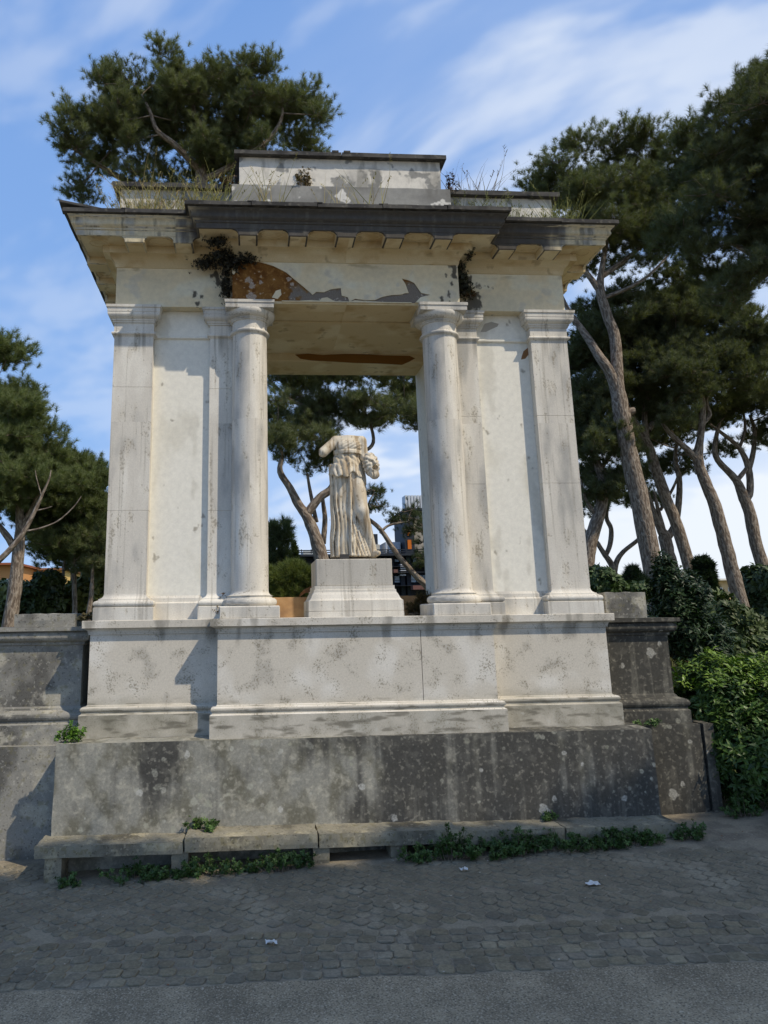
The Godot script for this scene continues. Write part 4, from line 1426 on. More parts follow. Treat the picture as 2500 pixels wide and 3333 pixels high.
func nets(f: Callable, lo: Vector3, hi: Vector3, cell: float) -> ArrayMesh:
	var nx := int((hi.x - lo.x) / cell) + 2
	var ny := int((hi.y - lo.y) / cell) + 2
	var nz := int((hi.z - lo.z) / cell) + 2
	var g := PackedFloat32Array()
	g.resize(nx * ny * nz)
	g.fill(9.0)
	var blk := 5
	for bx in range(0, nx, blk):
		for by in range(0, ny, blk):
			for bz in range(0, nz, blk):
				var mid: float = f.call(lo + Vector3(bx + blk * 0.5, by + blk * 0.5, bz + blk * 0.5) * cell)
				var far := absf(mid) > cell * blk * 1.5 + 0.02
				for i in range(bx, mini(bx + blk, nx)):
					for j in range(by, mini(by + blk, ny)):
						for k in range(bz, mini(bz + blk, nz)):
							g[(i * ny + j) * nz + k] = mid if far else f.call(lo + Vector3(i, j, k) * cell)
	var ids := PackedInt32Array()
	ids.resize(nx * ny * nz)
	ids.fill(-1)
	var pts := PackedVector3Array()
	var off := [0, 1, nz, nz + 1, ny * nz, ny * nz + 1, ny * nz + nz, ny * nz + nz + 1]
	var corner := [Vector3(0, 0, 0), Vector3(0, 0, 1), Vector3(0, 1, 0), Vector3(0, 1, 1), Vector3(1, 0, 0), Vector3(1, 0, 1), Vector3(1, 1, 0), Vector3(1, 1, 1)]
	var edges := [[0, 1], [0, 2], [0, 4], [1, 3], [1, 5], [2, 3], [2, 6], [3, 7], [4, 5], [4, 6], [5, 7], [6, 7]]
	for i in nx - 1:
		for j in ny - 1:
			for k in nz - 1:
				var o := (i * ny + j) * nz + k
				var inside := 0
				for c in 8:
					if g[o + off[c]] < 0.0:
						inside += 1
				if inside == 0 or inside == 8:
					continue
				var s := Vector3.ZERO
				var n := 0
				for e in edges:
					var a: float = g[o + off[e[0]]]
					var b: float = g[o + off[e[1]]]
					if (a < 0.0) != (b < 0.0):
						s += (corner[e[0]] as Vector3).lerp(corner[e[1]], a / (a - b))
						n += 1
				ids[o] = pts.size()
				pts.append(lo + (Vector3(i, j, k) + s / n) * cell)
	var tris := PackedInt32Array()
	var step := [ny * nz, nz, 1]
	for i in range(1, nx - 1):
		for j in range(1, ny - 1):
			for k in range(1, nz - 1):
				var o := (i * ny + j) * nz + k
				var in0 := g[o] < 0.0
				for ax in 3:
					if in0 == (g[o + step[ax]] < 0.0):
						continue
					var u: int = step[(ax + 1) % 3]
					var w: int = step[(ax + 2) % 3]
					var q := [ids[o], ids[o - u], ids[o - u - w], ids[o - w]]
					if q.min() < 0:
						continue
					if in0:
						tris.append_array([q[0], q[2], q[1], q[0], q[3], q[2]])
					else:
						tris.append_array([q[0], q[1], q[2], q[0], q[2], q[3]])
	var norm := PackedVector3Array()
	norm.resize(pts.size())
	for k in range(0, tris.size(), 3):
		var face := (pts[tris[k + 2]] - pts[tris[k]]).cross(pts[tris[k + 1]] - pts[tris[k]])
		for e in 3:
			norm[tris[k + e]] += face
	for k in norm.size():
		norm[k] = norm[k].normalized()
	var a := []
	a.resize(Mesh.ARRAY_MAX)
	a[Mesh.ARRAY_VERTEX] = pts
	a[Mesh.ARRAY_NORMAL] = norm
	a[Mesh.ARRAY_INDEX] = tris
	var m := ArrayMesh.new()
	m.add_surface_from_arrays(Mesh.PRIMITIVE_TRIANGLES, a)
	return m

func build_statue() -> void:
	# its pedestal: moulded travertine base and a plain die
	var t := thing("statue_pedestal", "plain grey stone pedestal with stepped travertine base between the columns", "pedestal")
	var z1 := 0.12
	var b := Mb.new()
	b.chamfer(Vector3(-0.440, 2.775, -0.66), Vector3(0.478, 3.093, 0.06), 0.008)
	put("die", b.mesh(), mats.greystone, t)
	b = Mb.new()
	var path := [Vector2(-0.462, -0.68), Vector2(-0.462, 0.08), Vector2(0.50, 0.08), Vector2(0.50, -0.68)]
	b.sweep([Vector2(0.082, PED_TOP - 0.003), Vector2(0.08, 2.475), Vector2(0.074, 2.479), Vector2(0.08, 2.483), Vector2(0.078, 2.602), Vector2(0.062, 2.612), Vector2(0.05, 2.625), Vector2(0.03, 2.672), Vector2(0.012, 2.70), Vector2(0.010, 2.728), Vector2(-0.004, 2.732), Vector2(-0.004, 2.776)], path)
	put("base_moulding", b.mesh(), mats.travertine, t)
	var o := thing("statue", "headless cream marble statue in long pleated robe holding a theatre mask", "statue", Vector3(0.02, 3.093, -0.24))
	put("draped_figure", nets(figure, Vector3(-0.42, -0.02, -0.28), Vector3(0.46, 1.64, 0.32), 0.0098), mats.marble, o)
	var m := put("theatre_mask", nets(mask, Vector3(-0.14, -0.22, -0.08), Vector3(0.14, 0.19, 0.14), 0.0075), mats.marble, o, Vector3(0.275, 1.19, 0.12))
	m.rotation = Vector3(-0.10, 0.42, 0.14)
	put("name_plate", box_mesh(Vector3(-0.165, 0.006, 0.238), Vector3(-0.05, 0.062, 0.252), 0.003), plain(srgb(70, 68, 66), 0.5), o)

# ------------------------------------------------------------------ plants
var tufts := 0
var tuft_mesh: ArrayMesh
var far_tuft: ArrayMesh
var sprig_mesh: ArrayMesh
var laurel_mesh: ArrayMesh
var cypress_mesh: ArrayMesh

func needle_tuft(n: int, width: float, seed_value: int) -> ArrayMesh:
	# a brush of needles about a short shoot along +y, 0.3 m over all
	var rng := RandomNumberGenerator.new()
	rng.seed = seed_value
	var b := Mb.new()
	for k in n:
		var a := TAU * k * 0.618
		var lean := rng.randf_range(0.25, 1.25)
		var d := Vector3(cos(a) * sin(lean), cos(lean), sin(a) * sin(lean))
		var root := Vector3(0, rng.randf_range(-0.08, 0.06), 0)
		var side := d.cross(Vector3(rng.randf() - 0.5, rng.randf() - 0.5, rng.randf() - 0.5)).normalized() * width
		var tip := root + d * rng.randf_range(0.11, 0.21) + Vector3(0, -0.01, 0)
		b.tri(root - side, root + side, tip)
	return b.mesh()

func leaf_sprig(n: int, long: float, wide: float, seed_value: int, droop := 0.2) -> ArrayMesh:
	# leaves round a short stem along +y
	var rng := RandomNumberGenerator.new()
	rng.seed = seed_value
	var b := Mb.new()
	for k in n:
		var a := TAU * k * 0.618 + rng.randf() * 0.5
		var lean := rng.randf_range(0.5, 1.35)
		var d := Vector3(cos(a) * sin(lean), cos(lean), sin(a) * sin(lean))
		var x := d.cross(Vector3.UP).normalized()
		var up := x.cross(d).normalized()
		var root := Vector3(0, long * 0.9 * (float(k) / n - 0.4), 0)
		var s := rng.randf_range(0.75, 1.15)
		var mid := root + d * long * 0.5 * s - up * long * 0.03
		var tip := root + d * long * s - up * long * droop
		var l := mid + x * wide * 0.5 * s + up * wide * 0.14
		var r := mid - x * wide * 0.5 * s + up * wide * 0.14
		b.tri(root, l, mid)
		b.tri(root, mid, r)
		b.tri(mid, l, tip)
		b.tri(mid, tip, r)
	return b.mesh()

func leaf_material(rough: float, back: Color, spec := 0.4) -> StandardMaterial3D:
	var m := plain(Color.WHITE, rough, spec)
	m.vertex_color_use_as_albedo = true
	m.backlight_enabled = true
	m.backlight = back
	return m

func facing(d: Vector3, rng: RandomNumberGenerator, s: float) -> Basis:
	var y := d.normalized()
	var x := y.cross(Vector3(rng.randf() - 0.5, rng.randf() - 0.5, rng.randf() - 0.5))
	if x.length() < 0.01:
		x = y.cross(Vector3.RIGHT)
	x = x.normalized()
	return Basis(x * s, y * s, x.cross(y) * s)

func in_ball(rng: RandomNumberGenerator) -> Vector3:
	while true:
		var p := Vector3(rng.randf_range(-1, 1), rng.randf_range(-1, 1), rng.randf_range(-1, 1))
		if p.length() <= 1.0:
			return p
	return Vector3.ZERO

func blob(u: float, v: float, ru: float, rv: float, z: float, deep := 0.0) -> Array:
	# an ellipsoid of crown seen as that ellipse of the photograph at depth z
	var c := at(u, v, z)
	var s := (turn.inverse() * (c - eye)).z / -FOCAL
	return [c, Vector3(ru * s, rv * s, deep if deep > 0.0 else maxf(ru, rv) * s * 0.9)]

func px_line(points: Array, z: float) -> Array:
	# [[u, v, width in pixels], ...] -> [points, radii]
	var p := []
	var r := []
	for q in points:
		var c := at(q[0], q[1], z + (q[3] if q.size() > 3 else 0.0))
		p.append(c)
		r.append(q[2] * 0.5 * (turn.inverse() * (c - eye)).z / -FOCAL)
	return [p, r]

func rounded_line(line: Array) -> Array:
	# a Catmull-Rom pass through the points
	var p: Array = line[0]
	var r: Array = line[1]
	var op := []
	var orr := []
	for i in p.size() - 1:
		var a: Vector3 = p[maxi(i - 1, 0)]
		var d: Vector3 = p[mini(i + 2, p.size() - 1)]
		for k in 4:
			var t := k / 4.0
			op.append((p[i] as Vector3).cubic_interpolate(p[i + 1], a, d, t))
			orr.append(lerpf(r[i], r[i + 1], t))
	op.append(p[p.size() - 1])
	orr.append(r[r.size() - 1])
	return [op, orr]

func pine(label: String, trunk: Array, limbs: Array, blobs: Array, seed_value: int, opt := {}) -> void:
	# trunk, limbs: [points, radii]; blobs: [centre, radii]; foliage hangs on twigs that grow from the limbs
	var rng := RandomNumberGenerator.new()
	rng.seed = seed_value
	var tr := rounded_line(trunk)
	var foot: Vector3 = tr[0][0]
	var t := thing("stone_pine", label, "pine tree", foot, "stone pines of the park")
	var b := Mb.new()
	var local := func(a: Array) -> Array:
		var r := []
		for p in a:
			r.append(p - foot)
		return r
	b.tube(local.call(tr[0]), tr[1], 12, 0.16, seed_value)
	put("trunk", b.mesh(), mats.bark, t)
	var nodes := []
	for i in range(tr[0].size() / 2, tr[0].size()):
		nodes.append([tr[0][i], tr[1][i]])
	var br := Mb.new()
	for l in limbs:
		var q := rounded_line(l)
		br.tube(local.call(q[0]), q[1], 8, 0.12, seed_value + 3)
		for i in q[0].size():
			if i > 1:
				nodes.append([q[0][i], q[1][i]])
	# clumps
	var size: float = opt.get("clump", 0.78)
	var clumps := []
	for e in blobs:
		var r: Vector3 = e[1]
		var n := int(ceil(opt.get("fill", 1.0) * r.x * r.y * 4.2 / (size * size))) + 1
		for k in n:
			var d := in_ball(rng)
			d = d.normalized() * lerpf(0.35, 0.92, sqrt(rng.randf()))
			if d.y < 0 and rng.randf() < 0.45:
				d.y = -d.y
			clumps.append(e[0] + d * r)
	var root: Vector3 = tr[0][tr[0].size() - 1]
	clumps.sort_custom(func(p: Vector3, q: Vector3) -> bool: return p.distance_squared_to(root) < q.distance_squared_to(root))
	var places := []
	var tints := []
	var s0: float = opt.get("tuft", 1.08)
	var per: int = opt.get("per", 9)
	var col_a: Color = opt.get("a", Color(0.235, 0.255, 0.135))
	var col_b: Color = opt.get("b", Color(0.125, 0.145, 0.078))
	var top_y := -1e9
	for c in clumps:
		top_y = maxf(top_y, c.y)
	for c in clumps:
		var best := 1e9
		var from = nodes[0]
		for nd in nodes:
			var d: float = nd[0].distance_to(c)
			if nd[0].y > c.y + 0.3:
				d += (nd[0].y - c.y) * 1.5
			if d < best:
				best = d
				from = nd
		var a: Vector3 = from[0]
		var ra: float = minf(from[1] * 0.7, 0.012 + 0.018 * best)
		var bend := a.lerp(c, 0.5) + Vector3(rng.randfn(0, 0.08), -0.06, rng.randfn(0, 0.08)) * best
		var pts := []
		var rad := []
		var steps := 5
		for k in steps + 1:
			var s := float(k) / steps
			pts.append(a.lerp(bend, s).lerp(bend.lerp(c, s), s) - foot)
			rad.append(lerpf(ra, 0.012, s))
			if k > 1:
				nodes.append([pts[k] + foot, rad[k]])
		br.tube(pts, rad, 5)
		var hue := rng.randf()
		for k in per:
			var d := in_ball(rng)
			d.y = absf(d.y) * 0.9 - 0.18
			d = d.normalized() * size * rng.randf_range(0.55, 1.0)
			d.y *= 0.72
			var tip: Vector3 = c + d
			var mid: Vector3 = c.lerp(tip, 0.5) - Vector3(0, 0.07 * size, 0)
			br.tube([c - foot, mid - foot, tip - foot], [0.011, 0.008, 0.004], 3)
			var m: int = opt.get("along", 5)
			for j in m:
				var s := 0.35 + 0.65 * (j + 0.5) / m
				var p: Vector3 = c.lerp(mid, s).lerp(mid.lerp(tip, s), s)
				p += Vector3(rng.randfn(0, 0.20), rng.randfn(0, 0.15), rng.randfn(0, 0.20)) * size
				var grow: Vector3 = (tip - c).normalized() * 0.7 + Vector3(rng.randfn(0, 0.35), 0.75, rng.randfn(0, 0.35))
				places.append(Transform3D(facing(grow, rng, s0 * rng.randf_range(0.75, 1.2)), p - foot))
				var q := col_b.lerp(col_a, clampf(0.25 + 0.5 * hue + rng.randfn(0, 0.2), 0, 1.15))
				tints.append(q)
	put("branches", br.mesh(), mats.bark, t)
	crowd("crown", tuft_mesh if opt.get("near", true) else far_tuft, mats.needle, t, places, tints).set_meta("kind", "stuff")
	tufts += places.size()

func to_ground(line: Array) -> Array:
	# carry a trunk down to the soil under it
	var p: Array = line[0]
	var d: Vector3 = p[0] - p[1]
	var q: Vector3 = p[0]
	for k in 200:
		if q.y <= terrain_y(q.x, q.z) - 0.15:
			break
		q += Vector3(d.x / maxf(0.3, absf(d.y)) * 0.6, -1.0, d.z / maxf(0.3, absf(d.y)) * 0.6) * 0.05
	if q.distance_to(p[0]) > 0.1:
		p.push_front(q)
		line[1].push_front(line[1][0] * 1.08)
	return line

func build_pines() -> void:
	tuft_mesh = needle_tuft(64, 0.0042, 1)
	far_tuft = needle_tuft(56, 0.0058, 2)
	mats.needle = leaf_material(0.6, Color(0.80, 0.84, 0.42), 0.3)

	var z := -12.0
	var bl := []
	for e in [[400, 345, 105, 80], [540, 315, 120, 70], [690, 305, 130, 65], [840, 335, 110, 75], [950, 395, 70, 95], [1025, 450, 45, 45], [300, 480, 90, 85], [245, 540, 60, 60], [430, 440, 130, 90], [640, 400, 150, 100], [820, 420, 110, 100], [560, 545, 200, 60], [800, 520, 150, 60]]:
		bl.append(blob(e[0], e[1], e[2], e[3], z, 2.0))
	pine("broad round crowned pine rising behind the left attic of the aedicule", to_ground(px_line([[648, 1400, 62], [655, 900, 52], [656, 640, 44], [653, 474, 34], [647, 401, 26], [632, 370, 18], [628, 320, 9]], z)), [px_line([[656, 560, 26], [572, 474, 20, 0.6], [512, 425, 16, 0.9], [487, 360, 11, 1.0], [462, 310, 6, 1.0]], z), px_line([[656, 590, 26], [753, 540, 20, 0.3], [861, 468, 16, 0.6], [915, 390, 12, 0.7], [921, 310, 6, 0.8]], z), px_line([[656, 650, 26], [500, 620, 22, -0.3], [397, 582, 18, -0.4], [300, 522, 13, -0.2], [240, 486, 7, 0]], z), px_line([[653, 474, 22], [720, 440, 17, -0.5], [810, 400, 13, -0.9], [831, 341, 9, -1.0], [838, 280, 5, -1]], z)], bl, 101, {"fill": 1.6, "per": 10, "along": 8})
	# the pine seen through the opening
	z = -9.0
	bl = []
	for e in [[945, 1255, 80, 60], [1080, 1220, 110, 55], [1230, 1220, 120, 55], [1345, 1265, 60, 80], [915, 1350, 45, 55], [1080, 1350, 110, 65], [1215, 1350, 80, 60], [930, 1450, 55, 55], [1010, 1420, 50, 50], [1350, 1400, 40, 55], [1050, 1480, 45, 35]]:
		bl.append(blob(e[0], e[1], e[2], e[3], z, 1.5))
	pine("forked leaning pine behind the headless statue", to_ground(px_line([[1048, 1830, 48], [1030, 1760, 42], [1003, 1690, 34], [970, 1640, 29], [945, 1590, 24], [912, 1535, 20], [918, 1490, 13]], z)), [px_line([[1003, 1668, 30], [1040, 1620, 26], [1085, 1580, 24], [1100, 1480, 20], [1060, 1400, 17], [1042, 1330, 15], [1040, 1250, 10]], z), px_line([[1042, 1330, 13], [960, 1310, 11], [900, 1260, 8], [870, 1220, 6]], z), px_line([[1052, 1770, 20, -0.4], [1058, 1690, 18, -0.4], [1052, 1640, 14, -0.4], [1050, 1600, 9, -0.4]], z), px_line([[1100, 1480, 15], [1180, 1470, 13], [1215, 1440, 12], [1205, 1380, 10], [1180, 1330, 7]], z), px_line([[1030, 1700, 16, -0.3], [1010, 1600, 12, -0.3], [1000, 1540, 8, -0.3]], z)], bl, 102, {"fill": 1.35, "clump": 0.58, "per": 10, "along": 8, "tuft": 0.9})
	z = -6.0
	bl = []
	for e in [[1335, 1690, 45, 45], [1380, 1740, 45, 55], [1395, 1830, 30, 60], [1215, 1620, 28, 40], [1225, 1670, 25, 30]]:
		bl.append(blob(e[0], e[1], e[2], e[3], z, 0.5))
	pine("thin dark pine leaning left between statue pedestal and right column", to_ground(px_line([[1402, 1925, 22], [1345, 1865, 19], [1290, 1800, 17], [1240, 1725, 15], [1200, 1690, 12]], z)), [px_line([[1237, 1735, 9], [1262, 1712, 8], [1300, 1702, 6], [1330, 1697, 4]], z), px_line([[1200, 1690, 8], [1200, 1640, 6], [1215, 1610, 4]], z)], bl, 103, {"clump": 0.32, "per": 8, "along": 3, "tuft": 0.55, "fill": 0.8, "a": Color(0.05, 0.075, 0.035)})
	# the row on the right
	var dark := Color(0.165, 0.182, 0.098)
	z = -12.0
	bl = []
	for e in [[1800, 610, 80, 75], [1900, 560, 110, 75], [2040, 540, 110, 70], [2170, 560, 110, 80], [1880, 690, 120, 90], [2040, 670, 150, 90], [2200, 700, 120, 110], [1960, 800, 120, 70], [2110, 810, 120, 70]]:
		bl.append(blob(e[0], e[1], e[2], e[3], z, 2.2))
	pine("thick leaning pine trunk with a sawn stub, nearest the right pilaster", to_ground(px_line([[2135, 1900, 62], [2085, 1640, 58], [2050, 1490, 55], [2020, 1330, 52], [2010, 1250, 42], [2002, 1103, 34], [1975, 1022, 32], [1954, 946, 28], [1960, 870, 18], [1981, 751, 12]], z)), [px_line([[2012, 1290, 40], [1990, 1220, 36], [1954, 1165, 30], [1900, 1080, 22, -0.4], [1850, 1010, 14, -0.6], [1800, 900, 8, -0.6]], z), px_line([[1954, 950, 22], [1921, 903, 18], [1880, 850, 13], [1840, 760, 7]], z), px_line([[1958, 900, 20], [2030, 850, 16], [2084, 805, 13], [2150, 740, 8]], z), px_line([[1965, 970, 16], [2060, 930, 12, 0.5], [2130, 880, 9, 0.8], [2200, 800, 6, 1]], z), px_line([[2035, 1345, 26], [2056, 1338, 25], [2064, 1336, 23]], z)], bl, 104, {"fill": 1.3, "per": 10, "along": 8, "a": Color(0.215, 0.235, 0.120), "b": dark * 0.7})
	z = -14.0
	bl = []
	for e in [[1940, 1110, 100, 90], [2080, 1060, 130, 90], [1930, 1300, 90, 90], [2060, 1230, 120, 90], [1940, 1450, 70, 75], [2210, 1060, 110, 80], [2180, 960, 120, 50], [2350, 960, 120, 55], [1970, 1010, 80, 50], [1890, 1200, 60, 80], [2160, 1160, 120, 70], [1900, 1380, 60, 70]]:
		bl.append(blob(e[0], e[1], e[2], e[3], z, 2.2))
	pine("slim pine with a long side limb, second from the right pilaster", to_ground(px_line([[2255, 1890, 38], [2207, 1721, 37], [2168, 1622, 35], [2138, 1537, 33], [2108, 1448, 30], [2068, 1378, 20], [2030, 1290, 14], [1990, 1180, 8]], z)), [px_line([[2105, 1440, 20], [2098, 1324, 17], [2110, 1280, 14], [2060, 1200, 9], [2040, 1120, 6]], z), px_line([[2110, 1400, 20], [2160, 1330, 19], [2230, 1270, 17], [2290, 1225, 14], [2296, 1200, 12]], z)], bl, 105, {"fill": 1.6, "per": 10, "along": 8, "a": dark, "b": dark * 0.7, "near": false})
	z = -17.0
	bl = []
	for e in [[2200, 1400, 90, 60], [2120, 1450, 60, 50], [2260, 1500, 50, 45], [2130, 1330, 80, 60], [2330, 1380, 70, 50]]:
		bl.append(blob(e[0], e[1], e[2], e[3], z, 2.0))
	pine("dark many forked pine between two pale leaning trunks", to_ground(px_line([[2195, 1890, 44], [2175, 1800, 40], [2163, 1746, 40], [2155, 1730, 30], [2135, 1690, 20], [2120, 1640, 14], [2100, 1580, 9]], z)), [px_line([[2163, 1750, 24], [2150, 1700, 20], [2140, 1650, 12], [2128, 1600, 8]], z), px_line([[2168, 1755, 28], [2200, 1700, 22], [2212, 1572, 18], [2198, 1498, 14], [2205, 1430, 8]], z), px_line([[2150, 1660, 11], [2190, 1590, 9], [2210, 1540, 6]], z)], bl, 106, {"per": 9, "along": 8, "a": dark, "b": dark * 0.7, "near": false})
	z = -13.0
	bl = []
	for e in [[2260, 1200, 120, 80], [2330, 1060, 120, 80], [2200, 1330, 80, 60], [2340, 1290, 90, 70], [2420, 1160, 90, 80], [2330, 1160, 110, 70], [2180, 1260, 90, 60]]:
		bl.append(blob(e[0], e[1], e[2], e[3], z, 2.2))
	pine("pale slim trunked pine forking high, leaning left above the hedge", to_ground(px_line([[2455, 2110, 48], [2400, 1920, 44], [2361, 1771, 41], [2327, 1647, 37], [2297, 1572, 34], [2272, 1498, 32], [2280, 1423, 22], [2287, 1324, 20], [2275, 1230, 12]], z)), [px_line([[2270, 1500, 24], [2237, 1463, 20], [2178, 1408, 15], [2140, 1350, 9]], z), px_line([[2287, 1380, 14], [2310, 1350, 14], [2300, 1300, 10], [2340, 1240, 6]], z)], bl, 107, {"fill": 1.6, "per": 10, "along": 8, "a": dark, "b": dark * 0.7, "near": false})
	z = -15.0
	bl = []
	for e in [[2440, 1330, 90, 60], [2480, 1230, 90, 80], [2380, 1360, 60, 40], [2510, 1420, 50, 60], [2560, 1300, 90, 90]]:
		bl.append(blob(e[0], e[1], e[2], e[3], z, 2.0))
	pine("grey trunked pine with open wishbone forks against pale sky", to_ground(px_line([[2500, 1900, 40], [2461, 1771, 37], [2441, 1671, 35], [2422, 1622, 34], [2396, 1562, 24], [2337, 1498, 19], [2327, 1448, 16], [2342, 1378, 10]], z)), [px_line([[2425, 1630, 24], [2441, 1600, 22], [2436, 1522, 20], [2406, 1458, 15], [2350, 1410, 11], [2310, 1380, 7]], z), px_line([[2437, 1530, 18], [2452, 1470, 15], [2456, 1400, 12], [2440, 1350, 8]], z), px_line([[2398, 1565, 16], [2430, 1525, 14], [2434, 1515, 13]], z), px_line([[2406, 1460, 11], [2425, 1400, 9], [2420, 1340, 6]], z)], bl, 108, {"fill": 1.3, "per": 9, "along": 8, "a": dark, "b": dark * 0.7, "near": false})
	z = -13.5
	bl = []
	for e in [[1930, 1560, 60, 55], [1990, 1600, 60, 40], [1900, 1470, 60, 60], [1985, 1490, 60, 50]]:
		bl.append(blob(e[0], e[1], e[2], e[3], z, 1.4))
	pine("brown curving pine trunk rising just behind the right pilaster", to_ground(px_line([[1908, 1880, 42], [1914, 1821, 42], [1926, 1746, 42], [1954, 1662, 38], [1964, 1572, 33], [1949, 1522, 28], [1925, 1450, 18], [1900, 1350, 10]], z)), [px_line([[1960, 1640, 14], [1978, 1590, 13], [1982, 1560, 10], [2000, 1530, 7]], z), px_line([[1950, 1530, 18], [1985, 1480, 15], [2010, 1400, 11], [2030, 1330, 7]], z), px_line([[1940, 1680, 13], [1905, 1620, 11], [1890, 1560, 7]], z)], bl, 109, {"per": 9, "along": 8, "a": dark, "b": dark * 0.7, "clump": 0.8, "near": false})
	z = -19.0
	bl = []
	for e in [[1990, 1560, 60, 40], [2080, 1620, 60, 40], [1930, 1640, 40, 40], [2090, 1540, 60, 40]]:
		bl.append(blob(e[0], e[1], e[2], e[3], z, 1.6))
	pine("pale low forked pine with bare curving arms above the stone block", to_ground(px_line([[2006, 1925, 26], [2000, 1875, 25], [1992, 1840, 20], [1969, 1806, 17], [1939, 1761, 14], [1905, 1730, 11], [1880, 1690, 7]], z)), [px_line([[1972, 1808, 14], [1986, 1771, 16], [1989, 1721, 15], [1974, 1681, 13], [1985, 1600, 8]], z), px_line([[1998, 1868, 20], [2008, 1826, 17], [2030, 1795, 15], [2078, 1756, 13], [2110, 1720, 9], [2100, 1650, 6]], z)], bl, 110, {"per": 8, "along": 8, "a": dark, "b": dark * 0.7, "near": false})
	# near crown at the top right, its trunk beyond the frame
	z = -5.0
	bl = []
	for e in [[2400, 470, 110, 110], [2480, 330, 90, 100], [2330, 560, 80, 90], [2440, 640, 120, 110], [2300, 720, 70, 80], [2420, 800, 130, 80], [2560, 480, 110, 180], [2560, 760, 110, 130], [2490, 930, 110, 60], [2300, 420, 35, 50], [2590, 220, 90, 90]]:
		bl.append(blob(e[0], e[1], e[2], e[3], z, 1.8))
	pine("dark low hanging pine crown spreading above the laurel hedge", to_ground(px_line([[2900, 1900, 90], [2860, 1400, 80], [2780, 1000, 66], [2700, 800, 44], [2600, 560, 24]], z)), [px_line([[2780, 1000, 40], [2600, 900, 26], [2470, 840, 18], [2360, 780, 9]], z), px_line([[2700, 800, 34], [2560, 680, 24], [2440, 600, 15], [2350, 540, 8]], z)], bl, 111, {"per": 11, "along": 8, "a": dark, "b": dark * 0.6, "clump": 0.7, "tuft": 0.95, "fill": 1.6})
	# left of the aedicule
	z = -12.0
	bl = []
	for e in [[-10, 1200, 70, 100], [50, 1340, 65, 80], [-30, 1420, 90, 90], [90, 1470, 80, 80], [40, 1560, 80, 70], [150, 1560, 70, 70], [-40, 1650, 70, 50], [100, 1400, 50, 60], [0, 1500, 80, 80], [-20, 1310, 70, 80], [70, 1620, 80, 50]]:
		bl.append(blob(e[0], e[1], e[2], e[3], z, 2.0))
	pine("sunlit green pine with a stout grey trunk at the wall's far end", to_ground(px_line([[30, 2040, 48], [48, 1920, 44], [60, 1800, 38], [65, 1721, 30], [60, 1600, 20], [40, 1450, 12]], z)), [px_line([[50, 1790, 24], [20, 1740, 22], [-30, 1680, 16], [-80, 1600, 9]], z), px_line([[66, 1720, 16], [110, 1640, 12], [150, 1570, 7]], z)], bl, 112, {"fill": 1.7, "per": 10, "along": 8, "a": Color(0.215, 0.250, 0.110), "b": Color(0.115, 0.145, 0.062)})
	z = -15.0
	bl = []
	for e in [[200, 1560, 70, 80], [260, 1620, 60, 80], [180, 1680, 90, 70], [290, 1720, 60, 90], [340, 1640, 60, 90], [340, 1780, 60, 80], [230, 1790, 80, 50], [130, 1730, 50, 50], [250, 1540, 60, 60], [120, 1640, 80, 60], [310, 1580, 60, 60], [270, 1690, 80, 60]]:
		bl.append(blob(e[0], e[1], e[2], e[3], z, 2.2))
	pine("reddish trunked pine with a long drooping crown left of the pilaster", to_ground(px_line([[244, 2010, 17], [242, 1900, 15], [240, 1800, 13], [244, 1700, 10], [250, 1600, 6]], z)), [px_line([[241, 1830, 8], [290, 1780, 6], [330, 1730, 4]], z)], bl, 113, {"fill": 2.0, "per": 10, "along": 8, "a": Color(0.195, 0.225, 0.100), "b": Color(0.105, 0.132, 0.058), "near": false})
	for e in [[200.0, 2005.0, 207.0, 1860.0, 11.0, -17.0, "slender pale pine trunk standing behind the low stone block"], [228.0, 2000.0, 232.0, 1900.0, 9.0, -19.0, "thin grey pine trunk close beside the reddish one"], [290.0, 1990.0, 298.0, 1930.0, 17.0, -14.0, "short leaning trunk next to the left pilaster base"]]:
		bl = [blob(e[2], e[3] - 120, 60, 45, e[5], 1.4), blob(e[2] + 20, e[3] - 70, 45, 35, e[5], 1.2)]
		pine(e[6], to_ground(px_line([[e[0], e[1], e[4]], [(e[0] + e[2]) * 0.5, (e[1] + e[3]) * 0.5, e[4] * 0.92], [e[2], e[3], e[4] * 0.85], [e[2] + 4, e[3] - 100, e[4] * 0.5]], e[5])), [], bl, 120 + int(e[0]), {"per": 8, "along": 8, "near": false})
	# dead bough in front of the left pine
	var bough := Mb.new()
	for l in [[[-190, 2075, 34], [-130, 1950, 30], [-60, 1870, 25], [0, 1821, 20], [40, 1780, 18], [75, 1736, 17], [114, 1662, 14], [139, 1607, 9], [160, 1560, 6], [166, 1530, 3]], [[78, 1730, 7], [130, 1720, 6], [190, 1695, 5], [240, 1650, 4], [265, 1615, 2]], [[112, 1664, 6], [150, 1655, 4], [170, 1648, 2]], [[135, 1612, 5], [120, 1560, 3], [115, 1530, 2]]]:
		var q := rounded_line(px_line(l, -9.0))
		bough.tube(q[0], q[1], 7, 0.1, 5)
	var bt := thing("pine_bough", "bare pale leaning bough crossing before the sunlit stout trunked pine", "branch")
	put("bare_bough", bough.mesh(), mats.bark, bt)
	# the pine behind the viewer whose crown shades the street
	bl = []
	for e in [[1.4, 12.4, 11.0], [3.3, 12.0, 9.9], [5.6, 12.2, 9.4], [8.4, 12.4, 9.0], [11.0, 12.2, 8.8], [2.6, 12.8, 12.2], [6.2, 13.0, 11.6], [9.8, 13.0, 11.4], [13.0, 12.5, 10.4], [12.8, 12.2, 8.5], [14.8, 12.2, 8.5], [5.0, 12.6, 14.6], [9.0, 12.8, 14.4], [12.6, 12.6, 13.4]]:
		bl.append([Vector3(e[0], e[1], e[2]), Vector3(2.1, 0.9, 2.0)])
